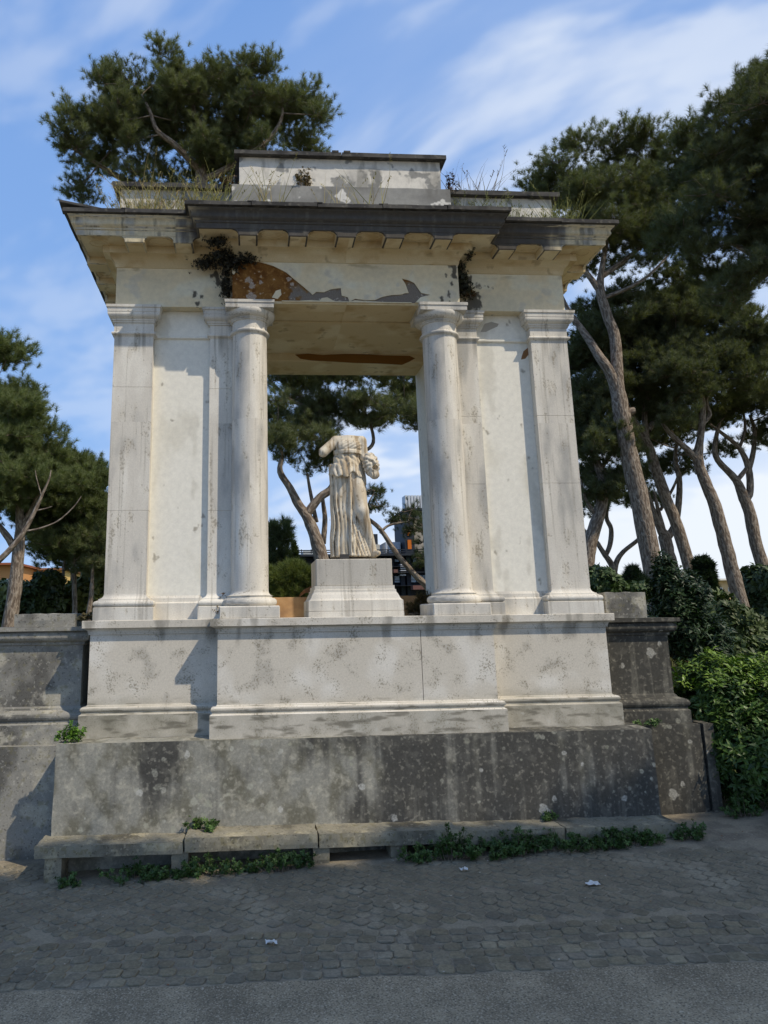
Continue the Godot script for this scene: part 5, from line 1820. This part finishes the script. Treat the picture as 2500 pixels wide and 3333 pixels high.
	pine("tall umbrella pine across the street from the aedicule", [[Vector3(8.6, -0.2, 14.2), Vector3(8.4, 4.0, 13.6), Vector3(8.2, 8.0, 12.6), Vector3(7.8, 11.0, 11.6)], [0.36, 0.31, 0.26, 0.16]], [[[Vector3(8.2, 8.5, 12.4), Vector3(5.5, 10.5, 11.0), Vector3(2.5, 11.6, 10.2)], [0.15, 0.1, 0.05]], [[Vector3(8.2, 8.5, 12.4), Vector3(10.5, 10.8, 10.6), Vector3(12.4, 11.8, 10.2)], [0.15, 0.1, 0.05]]], bl, 140, {"per": 12, "along": 6, "tuft": 2.2, "fill": 1.6, "near": false})

# ------------------------------------------------------------------ shrubs, hedge, weeds, grasses
func bush(called: String, label: String, category: String, foot: Vector3, blobs: Array, mesh: ArrayMesh, material: Material, n: int, size: float, a: Color, b: Color, seed_value: int, group := "", up := 0.4, skin := 0.55, loose := false) -> Node3D:
	var rng := RandomNumberGenerator.new()
	rng.seed = seed_value
	var t := thing(called, label, category, foot, group)
	var places := []
	var tints := []
	var total := 0.0
	for e in blobs:
		total += e[1].x * e[1].y
	var stem := Mb.new()
	for e in blobs:
		var m := int(n * e[1].x * e[1].y / total)
		for k in m:
			var d := in_ball(rng)
			d = d.normalized() * lerpf(skin, 1.0, rng.randf())
			if loose:
				d = Vector3(rng.randfn(0, 0.55), rng.randfn(0, 0.55), rng.randfn(0, 0.45))
			var p: Vector3 = e[0] + d * e[1]
			var grow := d * 0.9 + Vector3(rng.randfn(0, 0.4), up + rng.randfn(0, 0.3), rng.randfn(0, 0.4))
			places.append(Transform3D(facing(grow, rng, size * rng.randf_range(0.7, 1.25)), p - foot))
			tints.append(b.lerp(a, clampf(rng.randfn(0.5, 0.3), 0, 1)))
		for k in 5:
			var tip: Vector3 = e[0] + in_ball(rng) * e[1] * 0.85 - foot
			stem.tube([Vector3(rng.randfn(0, 0.05), 0, rng.randfn(0, 0.05)), tip * 0.5 + Vector3(rng.randfn(0, 0.05), 0, 0), tip], [0.02 * size * 4.0, 0.012 * size * 4.0, 0.004], 4)
	put("stems", stem.mesh(), mats.bark, t)
	crowd("foliage", mesh, material, t, places, tints).set_meta("kind", "stuff")
	return t

func build_shrubs() -> void:
	sprig_mesh = leaf_sprig(8, 0.55, 0.30, 5)
	laurel_mesh = leaf_sprig(8, 1.0, 0.36, 6, 0.3)
	cypress_mesh = needle_tuft(26, 0.02, 9)
	mats.leaf = leaf_material(0.5, Color(0.35, 0.45, 0.10), 0.4)
	mats.glossy = leaf_material(0.42, Color(0.35, 0.5, 0.10), 0.4)
	var bright := Color(0.115, 0.21, 0.022)
	var green := Color(0.040, 0.085, 0.018)
	# laurel hedge at the right
	var hb := []
	for e in [[4.75, 0.75, -0.2], [5.35, 0.8, 0.05], [5.9, 0.85, 0.2], [6.5, 0.9, 0.3], [5.2, 1.15, -0.55], [5.9, 1.2, -0.4], [6.6, 1.25, -0.3], [4.72, 1.2, -0.6], [7.3, 1.0, 0.3]]:
		hb.append([Vector3(e[0], e[1], e[2]), Vector3(0.5, 0.62, 0.5)])
	var hedge := bush("laurel_hedge", "glossy green laurel hedge with sunlight painted into its top leaves beside the wall end", "hedge", Vector3(5.6, 0.1, -0.3), hb, laurel_mesh, mats.glossy, 5600, 0.11, Color(0.085, 0.150, 0.024), Color(0.024, 0.050, 0.012), 11, "", 0.6, 0.75)
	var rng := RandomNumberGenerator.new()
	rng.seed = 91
	var young := []  # top leaves whose lighter colour paints in the sunlight on the hedge
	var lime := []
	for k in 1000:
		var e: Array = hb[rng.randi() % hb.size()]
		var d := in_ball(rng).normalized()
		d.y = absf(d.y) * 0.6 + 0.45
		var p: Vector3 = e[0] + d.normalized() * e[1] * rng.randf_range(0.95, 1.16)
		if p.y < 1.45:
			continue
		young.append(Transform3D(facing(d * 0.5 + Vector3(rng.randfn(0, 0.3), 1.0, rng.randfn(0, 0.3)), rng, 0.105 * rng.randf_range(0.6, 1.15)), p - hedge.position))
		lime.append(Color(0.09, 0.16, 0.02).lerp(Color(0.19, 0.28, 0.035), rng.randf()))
	crowd("sunlit_tint_leaves", laurel_mesh, mats.glossy, hedge, young, lime).set_meta("kind", "stuff")
	# tall dark shrub behind it
	bush("tall_shrub", "tall dark upright laurel standing behind the wall end", "shrub", Vector3(4.9, 0.6, -1.7), [blob(2200, 2040, 75, 110, -1.7, 0.5), blob(2180, 1930, 50, 90, -1.7, 0.4), blob(2240, 1950, 45, 70, -1.7, 0.4), blob(2160, 1850, 18, 45, -1.7, 0.2), blob(2250, 1900, 15, 40, -1.7, 0.2), blob(2300, 2080, 60, 90, -1.7, 0.4)], laurel_mesh, mats.glossy, 2300, 0.10, Color(0.036, 0.066, 0.022), Color(0.014, 0.030, 0.012), 12, "", 0.9, 0.4)
	bush("wild_shrub", "olive green loose shrub below the pale leaning trunk", "shrub", at(2390, 2110, -5.0), [blob(2350, 2040, 90, 70, -5.0, 0.9), blob(2440, 2080, 70, 60, -5.0, 0.9), blob(2300, 1990, 60, 60, -5.0, 0.8), blob(2380, 2140, 130, 45, -3.2, 0.5), blob(2500, 2130, 80, 50, -3.2, 0.5)], sprig_mesh, mats.leaf, 2300, 0.26, Color(0.09, 0.12, 0.03), Color(0.035, 0.055, 0.016), 13)
	bush("round_shrub", "round leafy shrub behind the right wall, beside the forked pine", "shrub", at(1950, 1960, -8.0), [blob(1950, 1900, 45, 50, -8.0, 0.6), blob(1990, 1920, 30, 35, -8.0, 0.5), blob(2060, 1930, 60, 30, -8.0, 0.5)], sprig_mesh, mats.leaf, 900, 0.26, Color(0.07, 0.11, 0.03), Color(0.03, 0.05, 0.016), 14)
	bush("fir_sapling", "small dark conical fir above the square pitted block", "conifer", at(2065, 1960, -9.0), [blob(2065, 1900, 40, 18, -9.0, 0.4), blob(2063, 1880, 28, 16, -9.0, 0.3), blob(2060, 1858, 14, 16, -9.0, 0.2)], far_tuft, mats.needle, 380, 0.8, Color(0.022, 0.042, 0.022), Color(0.012, 0.024, 0.014), 15)
	bush("clipped_cypress", "dark bluntly topped cypress before the far cream house", "cypress", at(2300, 2010, -9.5), [blob(2288, 1840, 28, 30, -9.5, 0.3), blob(2295, 1890, 34, 45, -9.5, 0.35), blob(2305, 1950, 42, 50, -9.5, 0.4)], cypress_mesh, mats.needle, 900, 0.75, Color(0.030, 0.050, 0.022), Color(0.014, 0.026, 0.013), 16, "", 1.2)
	bush("garden_tree", "dense green tree growing beyond the wishbone pine", "tree", at(2480, 2060, -14.0), [blob(2480, 1900, 50, 55, -14.0, 1.0), blob(2500, 1980, 60, 70, -14.0, 1.0)], sprig_mesh, mats.leaf, 900, 0.4, Color(0.085, 0.125, 0.05), Color(0.035, 0.06, 0.025), 17)
	# through the opening
	bush("mastic_bush", "bright rounded feathery bush behind the ochre parapet", "bush", at(960, 1955, -7.5), [blob(900, 1890, 40, 45, -7.5, 0.35), blob(955, 1875, 55, 45, -7.5, 0.4), blob(1005, 1890, 30, 40, -7.5, 0.3), blob(940, 1930, 80, 30, -7.5, 0.35)], far_tuft, mats.needle, 1500, 0.75, Color(0.24, 0.27, 0.08), Color(0.10, 0.13, 0.045), 18, "", 0.9)
	bush("cypress", "small pointed cypress behind the bright bush", "cypress", at(957, 1950, -13.0), [blob(957, 1880, 17, 50, -13.0, 0.35), blob(956, 1820, 14, 35, -13.0, 0.3), blob(957, 1785, 7, 20, -13.0, 0.15)], cypress_mesh, mats.needle, 420, 0.7, Color(0.07, 0.10, 0.04), Color(0.03, 0.048, 0.02), 19, "", 1.2)
	bush("pine_sapling", "loose feathery young pine beside the left column", "conifer", at(890, 1950, -12.0), [blob(885, 1740, 45, 40, -12.0, 0.7), blob(920, 1730, 35, 40, -12.0, 0.6), blob(895, 1800, 50, 40, -12.0, 0.6), blob(870, 1850, 50, 50, -12.0, 0.6)], far_tuft, mats.needle, 520, 1.1, Color(0.15, 0.18, 0.09), Color(0.07, 0.095, 0.05), 20, "", 0.7)
	bush("dry_brush", "tangle of dry brown brush at the foot of the right column", "brush", at(1360, 2000, -0.75), [blob(1355, 1985, 32, 22, -0.75, 0.2), blob(1380, 1960, 22, 30, -0.75, 0.2)], needle_tuft(26, 0.006, 44), mats.needle, 190, 0.45, Color(0.20, 0.14, 0.07), Color(0.035, 0.04, 0.02), 21, "", 0.5, 0.2)
	# behind the left wall
	bush("yellow_green_shrub", "yellow green shrubs below the reddish trunked pine", "shrub", at(150, 2050, -18.0), [blob(40, 1960, 80, 60, -18.0, 1.2), blob(160, 1970, 90, 50, -18.0, 1.2), blob(300, 1960, 90, 70, -18.0, 1.2), blob(330, 1880, 50, 50, -18.0, 1.0)], sprig_mesh, mats.leaf, 2600, 0.5, Color(0.20, 0.21, 0.05), Color(0.07, 0.09, 0.03), 22)
	bush("dark_yew", "dark layered evergreen between the left trunks", "tree", at(150, 2050, -16.0), [blob(130, 1930, 60, 25, -16.0, 0.9), blob(120, 1970, 80, 30, -16.0, 0.9), blob(160, 1890, 40, 20, -16.0, 0.7)], sprig_mesh, mats.leaf, 1100, 0.4, Color(0.08, 0.11, 0.03), Color(0.025, 0.04, 0.014), 23)

func build_weeds() -> void:
	var rng := RandomNumberGenerator.new()
	rng.seed = 33
	var a := Color(0.090, 0.155, 0.036)
	var b := Color(0.034, 0.070, 0.018)
	var foot_label := "low green leafy weed rooted along the foot of the stone bench"
	for e in [[-2.95, 0.86, 0.176, 0.109, 54, "small low weed beside the bench's sunlit end leg"], [-2.35, 0.84, 0.374, 0.183, 207, "broad weed patch under the first bench slab"], [-2.05, 0.86, 0.242, 0.158, 108, "low weed on the end side of the second bench leg"], [-1.62, 0.88, 0.275, 0.207, 171, "bushy weed under the broken corner of the second slab"], [-1.3, 0.86, 0.176, 0.146, 63, "sparse weed under the middle of the second slab"], [-0.92, 0.88, 0.286, 0.194, 171, "thick weed patch beside the third bench leg"], [-0.68, 0.86, 0.154, 0.219, 63, "tall thin sprig overlapping the third bench leg"]]:
		weed(Vector3(e[0], 0, e[1]), e[2], e[3], e[4], a, b, rng.randi(), e[e.size() - 1], "weeds under the bench's left half")
	for e in [[0.46, 0.92, 0.22, 0.203, 132, "low creeping weed touching the fourth bench leg"], [0.8, 0.93, 0.187, 0.405, 204, "tallest upright weed of the bench, just past the fourth leg"], [1.15, 0.93, 0.33, 0.230, 264, "wide matted weed hiding the lower edge of the fourth slab"], [1.45, 0.93, 0.242, 0.338, 228, "upright bushy weed at the end of the fourth slab"], [1.95, 0.93, 0.33, 0.270, 288, "wide leafy weed covering the joint before the last slab"], [2.4, 0.92, 0.242, 0.203, 156, "low weed against the middle of the last slab"], [2.68, 0.91, 0.242, 0.257, 180, "bushy weed against the far half of the last slab"], [2.95, 0.9, 0.176, 0.176, 84, "thin weed near the bench's buried end"], [3.38, 0.86, 0.22, 0.216, 156, "weed tuft round the bench's corner by the dirt path"]]:
		weed(Vector3(e[0], 0, e[1]), e[2], e[3], e[4], a, b, rng.randi(), e[e.size() - 1], "weeds along the bench's right half")
	weed(Vector3(-1.72, 0.25, 0.52), 0.18, 0.15, 110, a * 1.2, b, 7, "weed sprouting from the joint on top of the bench seat", "")
	weed(Vector3(2.02, 0.22, 0.5), 0.09, 0.12, 50, a, b, 8, "small sprig growing where the right bench seat meets the base block", "")
	weed(Vector3(-3.17, 1.12, 0.33), 0.13, 0.24, 150, Color(0.16, 0.30, 0.03), Color(0.06, 0.13, 0.02), 9, "bright green weed on the base ledge at its left corner", "")
	weed(Vector3(3.45, 1.10, 0.0), 0.14, 0.1, 60, a, b, 10, "weed on the ledge before the stained wall end", "")
	weed(Vector3(4.35, 0.12, 0.25), 0.2, 0.3, 120, a, b, 12, "shaded weeds at the foot of the grooved wall end", "")
	weed(Vector3(4.75, 0.13, 0.75), 0.4, 0.25, 260, Color(0.075, 0.16, 0.03), b, 13, "ground ivy spilling from under the laurel hedge", "")
	weed(Vector3(-3.14, 2.40, -0.12), 0.13, 0.14, 70, Color(0.14, 0.10, 0.03), Color(0.05, 0.05, 0.02), 14, "reddish dry weed beside the left pilaster plinth", "")
	weed(Vector3(-1.63, 2.42, 0.0), 0.07, 0.4, 60, Color(0.20, 0.12, 0.06), Color(0.08, 0.06, 0.03), 15, "rusty dry stalks between inner pilaster and left column base", "")
	weed(Vector3(-0.82, 2.44, -2.15), 0.12, 0.12, 60, a * 1.5, b, 16, "small green weed at the ochre parapet's foot", "")
	# dark growth in the re-entrant corners of the cornice
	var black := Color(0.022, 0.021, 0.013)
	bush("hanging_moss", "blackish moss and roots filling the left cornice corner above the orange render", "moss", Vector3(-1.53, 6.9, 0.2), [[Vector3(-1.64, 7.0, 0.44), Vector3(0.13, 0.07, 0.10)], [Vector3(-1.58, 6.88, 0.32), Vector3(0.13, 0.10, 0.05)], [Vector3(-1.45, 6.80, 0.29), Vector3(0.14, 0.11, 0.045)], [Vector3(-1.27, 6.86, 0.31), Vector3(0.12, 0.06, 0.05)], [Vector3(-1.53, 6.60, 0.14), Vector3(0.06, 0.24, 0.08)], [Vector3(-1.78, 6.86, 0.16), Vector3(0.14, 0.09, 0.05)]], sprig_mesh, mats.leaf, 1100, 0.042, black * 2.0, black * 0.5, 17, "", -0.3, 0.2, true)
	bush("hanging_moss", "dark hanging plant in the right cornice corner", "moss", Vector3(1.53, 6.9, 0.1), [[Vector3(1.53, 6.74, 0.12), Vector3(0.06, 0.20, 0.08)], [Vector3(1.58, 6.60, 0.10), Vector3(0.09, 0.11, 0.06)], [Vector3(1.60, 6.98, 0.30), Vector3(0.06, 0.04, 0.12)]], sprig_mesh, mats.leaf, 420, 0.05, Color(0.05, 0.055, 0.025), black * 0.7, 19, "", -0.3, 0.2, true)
	weed(Vector3(1.62, 6.46, 0.10), 0.08, 0.12, 40, Color(0.16, 0.08, 0.03), Color(0.05, 0.04, 0.02), 20, "browned leaf sprig below the right cornice corner", "")
	# grasses on the roofs
	var dry := Color(0.42, 0.33, 0.15)
	var hay := Color(0.26, 0.26, 0.09)
	for e in [[-2.75, 0.05, 0.65, 110, 0.35, 0, "dry grass tuft at the outer end of the left roof"], [-2.35, 0.12, 0.85, 120, 0.4, 0, "thick straw coloured grass tuft in mid left roof"], [-1.95, 0.14, 0.7, 110, 0.35, 0, "straw grass tuft between thick tuft and attic step"], [-1.62, 0.12, 0.95, 90, 0.2, 1, "tall greenish grass beside the middle attic's left corner"]]:
		grass(Vector3(e[0], ROOF + 0.04, e[1]), e[2], e[3], e[4], dry if e[5] == 0 else hay, hay, rng.randi(), e[e.size() - 1], "grass tufts on the left roof")
	for e in [[1.62, 0.10, 0.55, 80, 0.25, "greenish grass beside the middle attic's right corner"], [1.95, 0.12, 0.65, 80, 0.35, "loose dry grass in mid right roof"], [2.4, 0.1, 0.5, 70, 0.3, "short grass before the white patch of the right attic"], [2.82, 0.1, 0.5, 80, 0.25, "dense short grass near the right attic's outer corner"], [3.08, -0.05, 0.85, 90, 0.2, "tall green grass standing past the right attic's outer end"]]:
		grass(Vector3(e[0], ROOF + 0.04, e[1]), e[2], e[3], e[4], hay, Color(0.14, 0.16, 0.05), rng.randi(), e[e.size() - 1], "grass tufts on the right roof")
	for e in [[1.72, -0.5, 0.7, 20, 0.3, "bare wispy stalks on the right attic coping near the middle block"], [2.1, -0.4, 0.85, 18, 0.3, "tallest wispy stalks farther out on the right attic coping"]]:
		grass(Vector3(e[0], 8.10, e[1]), e[2], e[3], e[4], Color(0.2, 0.16, 0.09), Color(0.1, 0.08, 0.05), rng.randi(), e[e.size() - 1], "wispy stalks on the right attic")
	for e in [[-0.95, 0.16, 0.45, 20, 0.25, "dry stalks before the left half of the middle attic"], [0.35, 0.16, 0.35, 14, 0.2, "dry stalks before the right half of the middle attic"], [-0.15, 0.16, 0.3, 12, 0.2, "few thin stalks before the middle attic's centre"]]:
		grass(Vector3(e[0], ROOF + 0.06, e[1] + 0.3), e[2] + 0.35, e[3], e[4], dry, hay, rng.randi(), e[e.size() - 1], "dry stalks before the middle attic")
	weed(Vector3(-0.52, 8.03, 0.07), 0.16, 0.34, 90, Color(0.24, 0.17, 0.08), Color(0.12, 0.09, 0.04), 25, "brown twiggy dead weed against the white upper attic block", "")
	weed(Vector3(-1.50, 8.05, -0.05), 0.17, 0.25, 110, Color(0.22, 0.13, 0.06), Color(0.08, 0.06, 0.03), 26, "russet dead weed at the upper attic block's left corner", "")
	weed(Vector3(1.52, 8.03, 0.02), 0.10, 0.4, 40, Color(0.12, 0.07, 0.05), Color(0.05, 0.03, 0.02), 27, "dark bare twigs at the upper attic block's right corner", "")

func weed(foot: Vector3, spread: float, tall: float, n: int, a: Color, b: Color, seed_value: int, label: String, group: String) -> void:
	var rng := RandomNumberGenerator.new()
	rng.seed = seed_value
	if foot.y < 0.01 and foot.y > -0.01 and foot.z > 0.7:
		foot.y = ground_y(foot.x) - 0.01
	var t := thing("weed", label, "weed", foot, group)
	var places := []
	var tints := []
	var stem := Mb.new()
	var stems := maxi(5, n / 9)
	for k in stems:
		var r := spread * sqrt(rng.randf())
		var w := rng.randf() * TAU
		var root := Vector3(cos(w) * r * 0.6, 0, sin(w) * r * 0.3)
		var h := tall * rng.randf_range(0.45, 1.05) * (1.0 - 0.45 * r / spread)
		var tip := Vector3(cos(w) * r * 1.15, h, sin(w) * r * 0.55)
		stem.tube([root, root.lerp(tip, 0.5) + Vector3(0, h * 0.12, 0), tip], [0.004, 0.003, 0.0015], 3)
		for j in maxi(1, n / stems):
			var s := rng.randf_range(0.25, 1.0)
			var p := root.lerp(tip, s) + Vector3(rng.randfn(0, 0.02), rng.randfn(0, 0.012), rng.randfn(0, 0.015))
			places.append(Transform3D(facing(Vector3(rng.randfn(0, 0.6), 0.8, rng.randfn(0.2, 0.6)), rng, 0.052 * rng.randf_range(0.5, 1.4)), p))
			tints.append(b.lerp(a, clampf(rng.randfn(0.45, 0.3), 0, 1)))
	put("stems", stem.mesh(), mats.bark, t)
	crowd("leaves", sprig_mesh, mats.leaf, t, places, tints).set_meta("kind", "stuff")

func grass(foot: Vector3, tall: float, n: int, spread: float, a: Color, b: Color, seed_value: int, label: String, group: String) -> void:
	var rng := RandomNumberGenerator.new()
	rng.seed = seed_value
	var t := thing("grass_tuft", label, "grass", foot, group)
	var m := Mb.new()
	for k in n:
		m.tint = a.lerp(b, rng.randf())
		var root := Vector3(rng.randfn(0, spread * 0.45), 0, rng.randfn(0, 0.05))
		var h := tall * rng.randf_range(0.35, 1.1)
		var lean := Vector3(rng.randfn(0, 0.35), 1.0, rng.randfn(0.05, 0.2)) * h
		var curl := Vector3(rng.randfn(0, 0.16), -absf(rng.randfn(0, 0.12)), 0) * h
		var w := Vector3(rng.randf_range(0.004, 0.008), 0, rng.randfn(0, 0.002))
		var last := root
		for j in 4:
			var s := (j + 1) / 4.0
			var p := root + lean * s + curl * s * s
			var w0 := w * (1.0 - j / 4.5)
			var w1 := w * (1.0 - (j + 1) / 4.5)
			m.quad(last - w0, last + w0, p + w1, p - w1)
			last = p
		if rng.randf() < 0.5:
			# an ear of seed
			for j in 5:
				var p := last - (lean + 2.0 * curl).normalized() * 0.022 * j
				var d := Vector3(rng.randfn(0, 0.012), 0.012, rng.randfn(0, 0.01))
				m.tri(p - w * 1.3, p + w * 1.3, p + d * 1.8)
	var gm := leaf_material(0.8, Color(0.4, 0.36, 0.2), 0.2)
	put("blades", m.mesh(), gm, t)

# ------------------------------------------------------------------ buildings beyond, parapet
func px_box(t: Node3D, called: String, u0: float, v0: float, u1: float, v1: float, z: float, deep: float, m: Material, k := 0.0) -> MeshInstance3D:
	var a := at(u0, v1, z)
	var b := at(u1, v0, z)
	return put(called, box_mesh(Vector3(a.x, a.y, z - deep), Vector3(b.x, b.y, z), k), m, t)

func build_town() -> void:
	# parapet behind the statue with the sheet thrown over it
	var b := Mb.new()
	b.rough(Vector3(-1.40, 2.38, -1.5), Vector3(1.40, 2.685, -1.32), 0.25, 0.006, 70)
	tag(put("parapet_wall", b.mesh(), mats.stucco), "low ochre stucco parapet behind the statue pedestal", "wall")
	b = Mb.new()
	var n := 14
	var nz := noise(4.0, 2, 8)
	var pt := func(i: int, j: int) -> Vector3:
		var u := float(i) / n
		var v := float(j) / 8
		var hump := sin(PI * pow(u, 0.7)) * (0.11 + 0.05 * sin(v * 9.0 + u * 4.0)) * (0.55 + 0.45 * sin(PI * v))
		return Vector3(lerpf(-0.55, 0.0, u) + 0.03 * nz.get_noise_2d(u * 2.0, v * 2.0), 2.69 + hump + 0.02 * absf(nz.get_noise_2d(u * 3.0, v * 3.0)), lerpf(-1.54, -1.28, v) + 0.02 * sin(u * 12.0))
	for i in n:
		for j in 8:
			b.quad(pt.call(i, j), pt.call(i, j + 1), pt.call(i + 1, j + 1), pt.call(i + 1, j))
	tag(put("brown_sheet", b.mesh(), plain(srgb(134, 94, 60), 0.85)), "rumpled brown canvas sheet lying on the ochre parapet", "cloth")
	# dark modern block
	var z := -32.0
	var steel := plain(srgb(48, 53, 60), 0.6)
	var pale := plain(srgb(206, 210, 214), 0.5)
	var white := plain(srgb(226, 228, 228), 0.6)
	var glass := plain(srgb(150, 180, 205), 0.12, 0.6)
	var orange := plain(srgb(206, 112, 38), 0.7)
	var t := thing("modern_office_block", "dark steel modern block with balconies and a stained concrete stair tower", "building", Vector3.ZERO)
	var body := px_box(t, "wall", 880, 1806, 1460, 2040, z - 0.6, 8.0, plain(srgb(58, 60, 66), 0.7))
	for e in [[1346, 1815, 1361, 1829], [1286, 1821, 1298, 1830], [1285, 1875, 1301, 1896], [1338, 1872, 1353, 1895], [1357, 1872, 1373, 1895], [1376, 1872, 1392, 1895], [1022, 1845, 1030, 1865]]:
		var f := px_box(t, "window", e[0] - 2, e[1] - 2, e[2] + 2, e[3] + 2, z - 0.5, 0.2, steel)
		px_box(f, "pane", e[0], e[1], e[2], e[3], z - 0.44, 0.05, glass)
		px_box(f, "glazing_bar", e[0], (e[1] + e[3]) * 0.5 + 3, e[2], (e[1] + e[3]) * 0.5 + 4.4, z - 0.4, 0.05, steel)
	for e in [[880, 1842, 1460, 1849, 1.4], [880, 1904, 1460, 1912, 1.4], [880, 1862, 1460, 1866, 0.4], [880, 1800, 1460, 1812, 1.6]]:
		px_box(t, "floor_beam", e[0], e[1], e[2], e[3], z + 0.3, e[4], steel)
	for v in [1789, 1796]:
		px_box(t, "railing", 880, v, 1460, v + 2.2, z + 0.1, 0.12, steel)
	for u in [925, 980, 1012, 1060, 1120, 1180, 1235, 1262, 1300, 1322, 1352, 1385]:
		px_box(t, "railing_post", u, 1788, u + 2.6, 1802, z + 0.12, 0.1, steel)
	for u in [1275, 1310, 1330, 1400]:
		px_box(t, "steel_post", u, 1806, u + 5, 2000, z - 0.2, 0.3, steel)
	for v in [1836, 1842, 1848, 1855, 1862, 1870]:
		px_box(t, "stair_flight", 1304, v, 1322, v + 3, z + 0.2, 0.8, pale)
	px_box(t, "planter", 1282, 1853, 1295, 1864, z + 0.8, 0.6, plain(srgb(110, 82, 74), 0.8))
	px_box(t, "planter", 1345, 1905, 1386, 1919, z + 0.9, 0.6, plain(srgb(116, 84, 78), 0.8))
	# roof plant and tower
	var tower := px_box(t, "stair_tower", 1343, 1660, 1470, 1806, z - 1.5, 5.0, mats.concrete)
	px_box(t, "dark_shaft", 1320, 1668, 1345, 1806, z - 1.2, 3.0, steel)
	px_box(t, "orange_panel", 1327, 1726, 1338, 1743, z - 1.15, 0.2, orange)
	px_box(t, "orange_panel", 1328, 1757, 1339, 1787, z - 1.15, 0.2, orange)
	px_box(t, "tower_cornice", 1318, 1653, 1470, 1661, z - 1.2, 5.4, steel)
	for k in 10:
		px_box(t, "louvre_fin", 1320 + k * 10, 1612, 1325 + k * 10, 1654, z - 1.6, 0.9, pale)
	px_box(t, "roof_cabin", 1255, 1764, 1303, 1800, z - 2.0, 3.0, white)
	for k in 9:
		px_box(t, "cladding_rib", 1257 + k * 5, 1764, 1258.5 + k * 5, 1800, z - 1.95, 0.1, pale)
	px_box(t, "vent_box", 1206, 1738, 1229, 1772, z - 2.0, 2.0, steel)
	px_box(t, "roof_cabin", 1212, 1772, 1236, 1800, z - 1.8, 2.0, plain(srgb(190, 186, 172), 0.7))
	px_box(t, "roof_cabin", 987, 1793, 1042, 1826, z - 1.0, 3.0, plain(srgb(190, 194, 190), 0.7))
	# far houses
	house("cream_house", "far cream and orange apartment house behind the pale leaning trunk", -45.0, [2325, 1888, 2520, 2080], srgb(228, 196, 150), srgb(236, 230, 216), [[2338, 1912, 2352, 1926], [2372, 1912, 2386, 1926], [2410, 1916, 2426, 1932], [2440, 1950, 2456, 1970], [2470, 1950, 2486, 1970]])
	house("white_house", "far pale house glimpsed between slim trunk and dark cypress", -50.0, [2228, 1868, 2268, 2000], srgb(232, 222, 200), srgb(214, 190, 150), [[2240, 1890, 2250, 1904]])
	house("orange_house", "far orange house behind the leftmost pine", -45.0, [-60, 1838, 52, 2010], srgb(206, 150, 96), srgb(150, 92, 66), [[-20, 1880, -6, 1896], [16, 1884, 30, 1898]])
	house("yellow_house", "far yellow house between the left pine trunks", -50.0, [82, 1855, 210, 2010], srgb(214, 182, 112), srgb(150, 110, 84), [[150, 1900, 162, 1914], [176, 1900, 188, 1914], [104, 1866, 124, 1878]])

func house(called: String, label: String, z: float, r: Array, wall: Color, roof: Color, wins: Array) -> void:
	var t := thing(called, label, "house")
	px_box(t, "wall", r[0], r[1], r[2], r[3], z, 9.0, plain(wall, 0.9))
	px_box(t, "roof_slab", r[0] - 6, r[1] - 7, r[2] + 6, r[1] + 1, z + 0.6, 10.0, plain(roof, 0.9))
	for e in wins:
		var f := px_box(t, "window", e[0], e[1], e[2], e[3], z + 0.06, 0.1, plain(srgb(238, 234, 226), 0.7))
		px_box(f, "pane", e[0] + 2, e[1] + 2, e[2] - 2, e[3] - 2, z + 0.1, 0.06, plain(srgb(70, 80, 90), 0.15, 0.6))

func _ready() -> void:
	var t0 := Time.get_ticks_msec()
	set_camera_and_light()
	make_materials()
	print("materials ", Time.get_ticks_msec() - t0)
	build_ground()
	build_monument()
	build_wings()
	build_town()
	print("ground, monument ", Time.get_ticks_msec() - t0)
	build_bench()
	build_statue()
	print("statue ", Time.get_ticks_msec() - t0)
	build_pines()
	print("pines ", tufts, " ", Time.get_ticks_msec() - t0)
	build_shrubs()
	build_weeds()
	build_litter()
	print("done ", Time.get_ticks_msec() - t0)
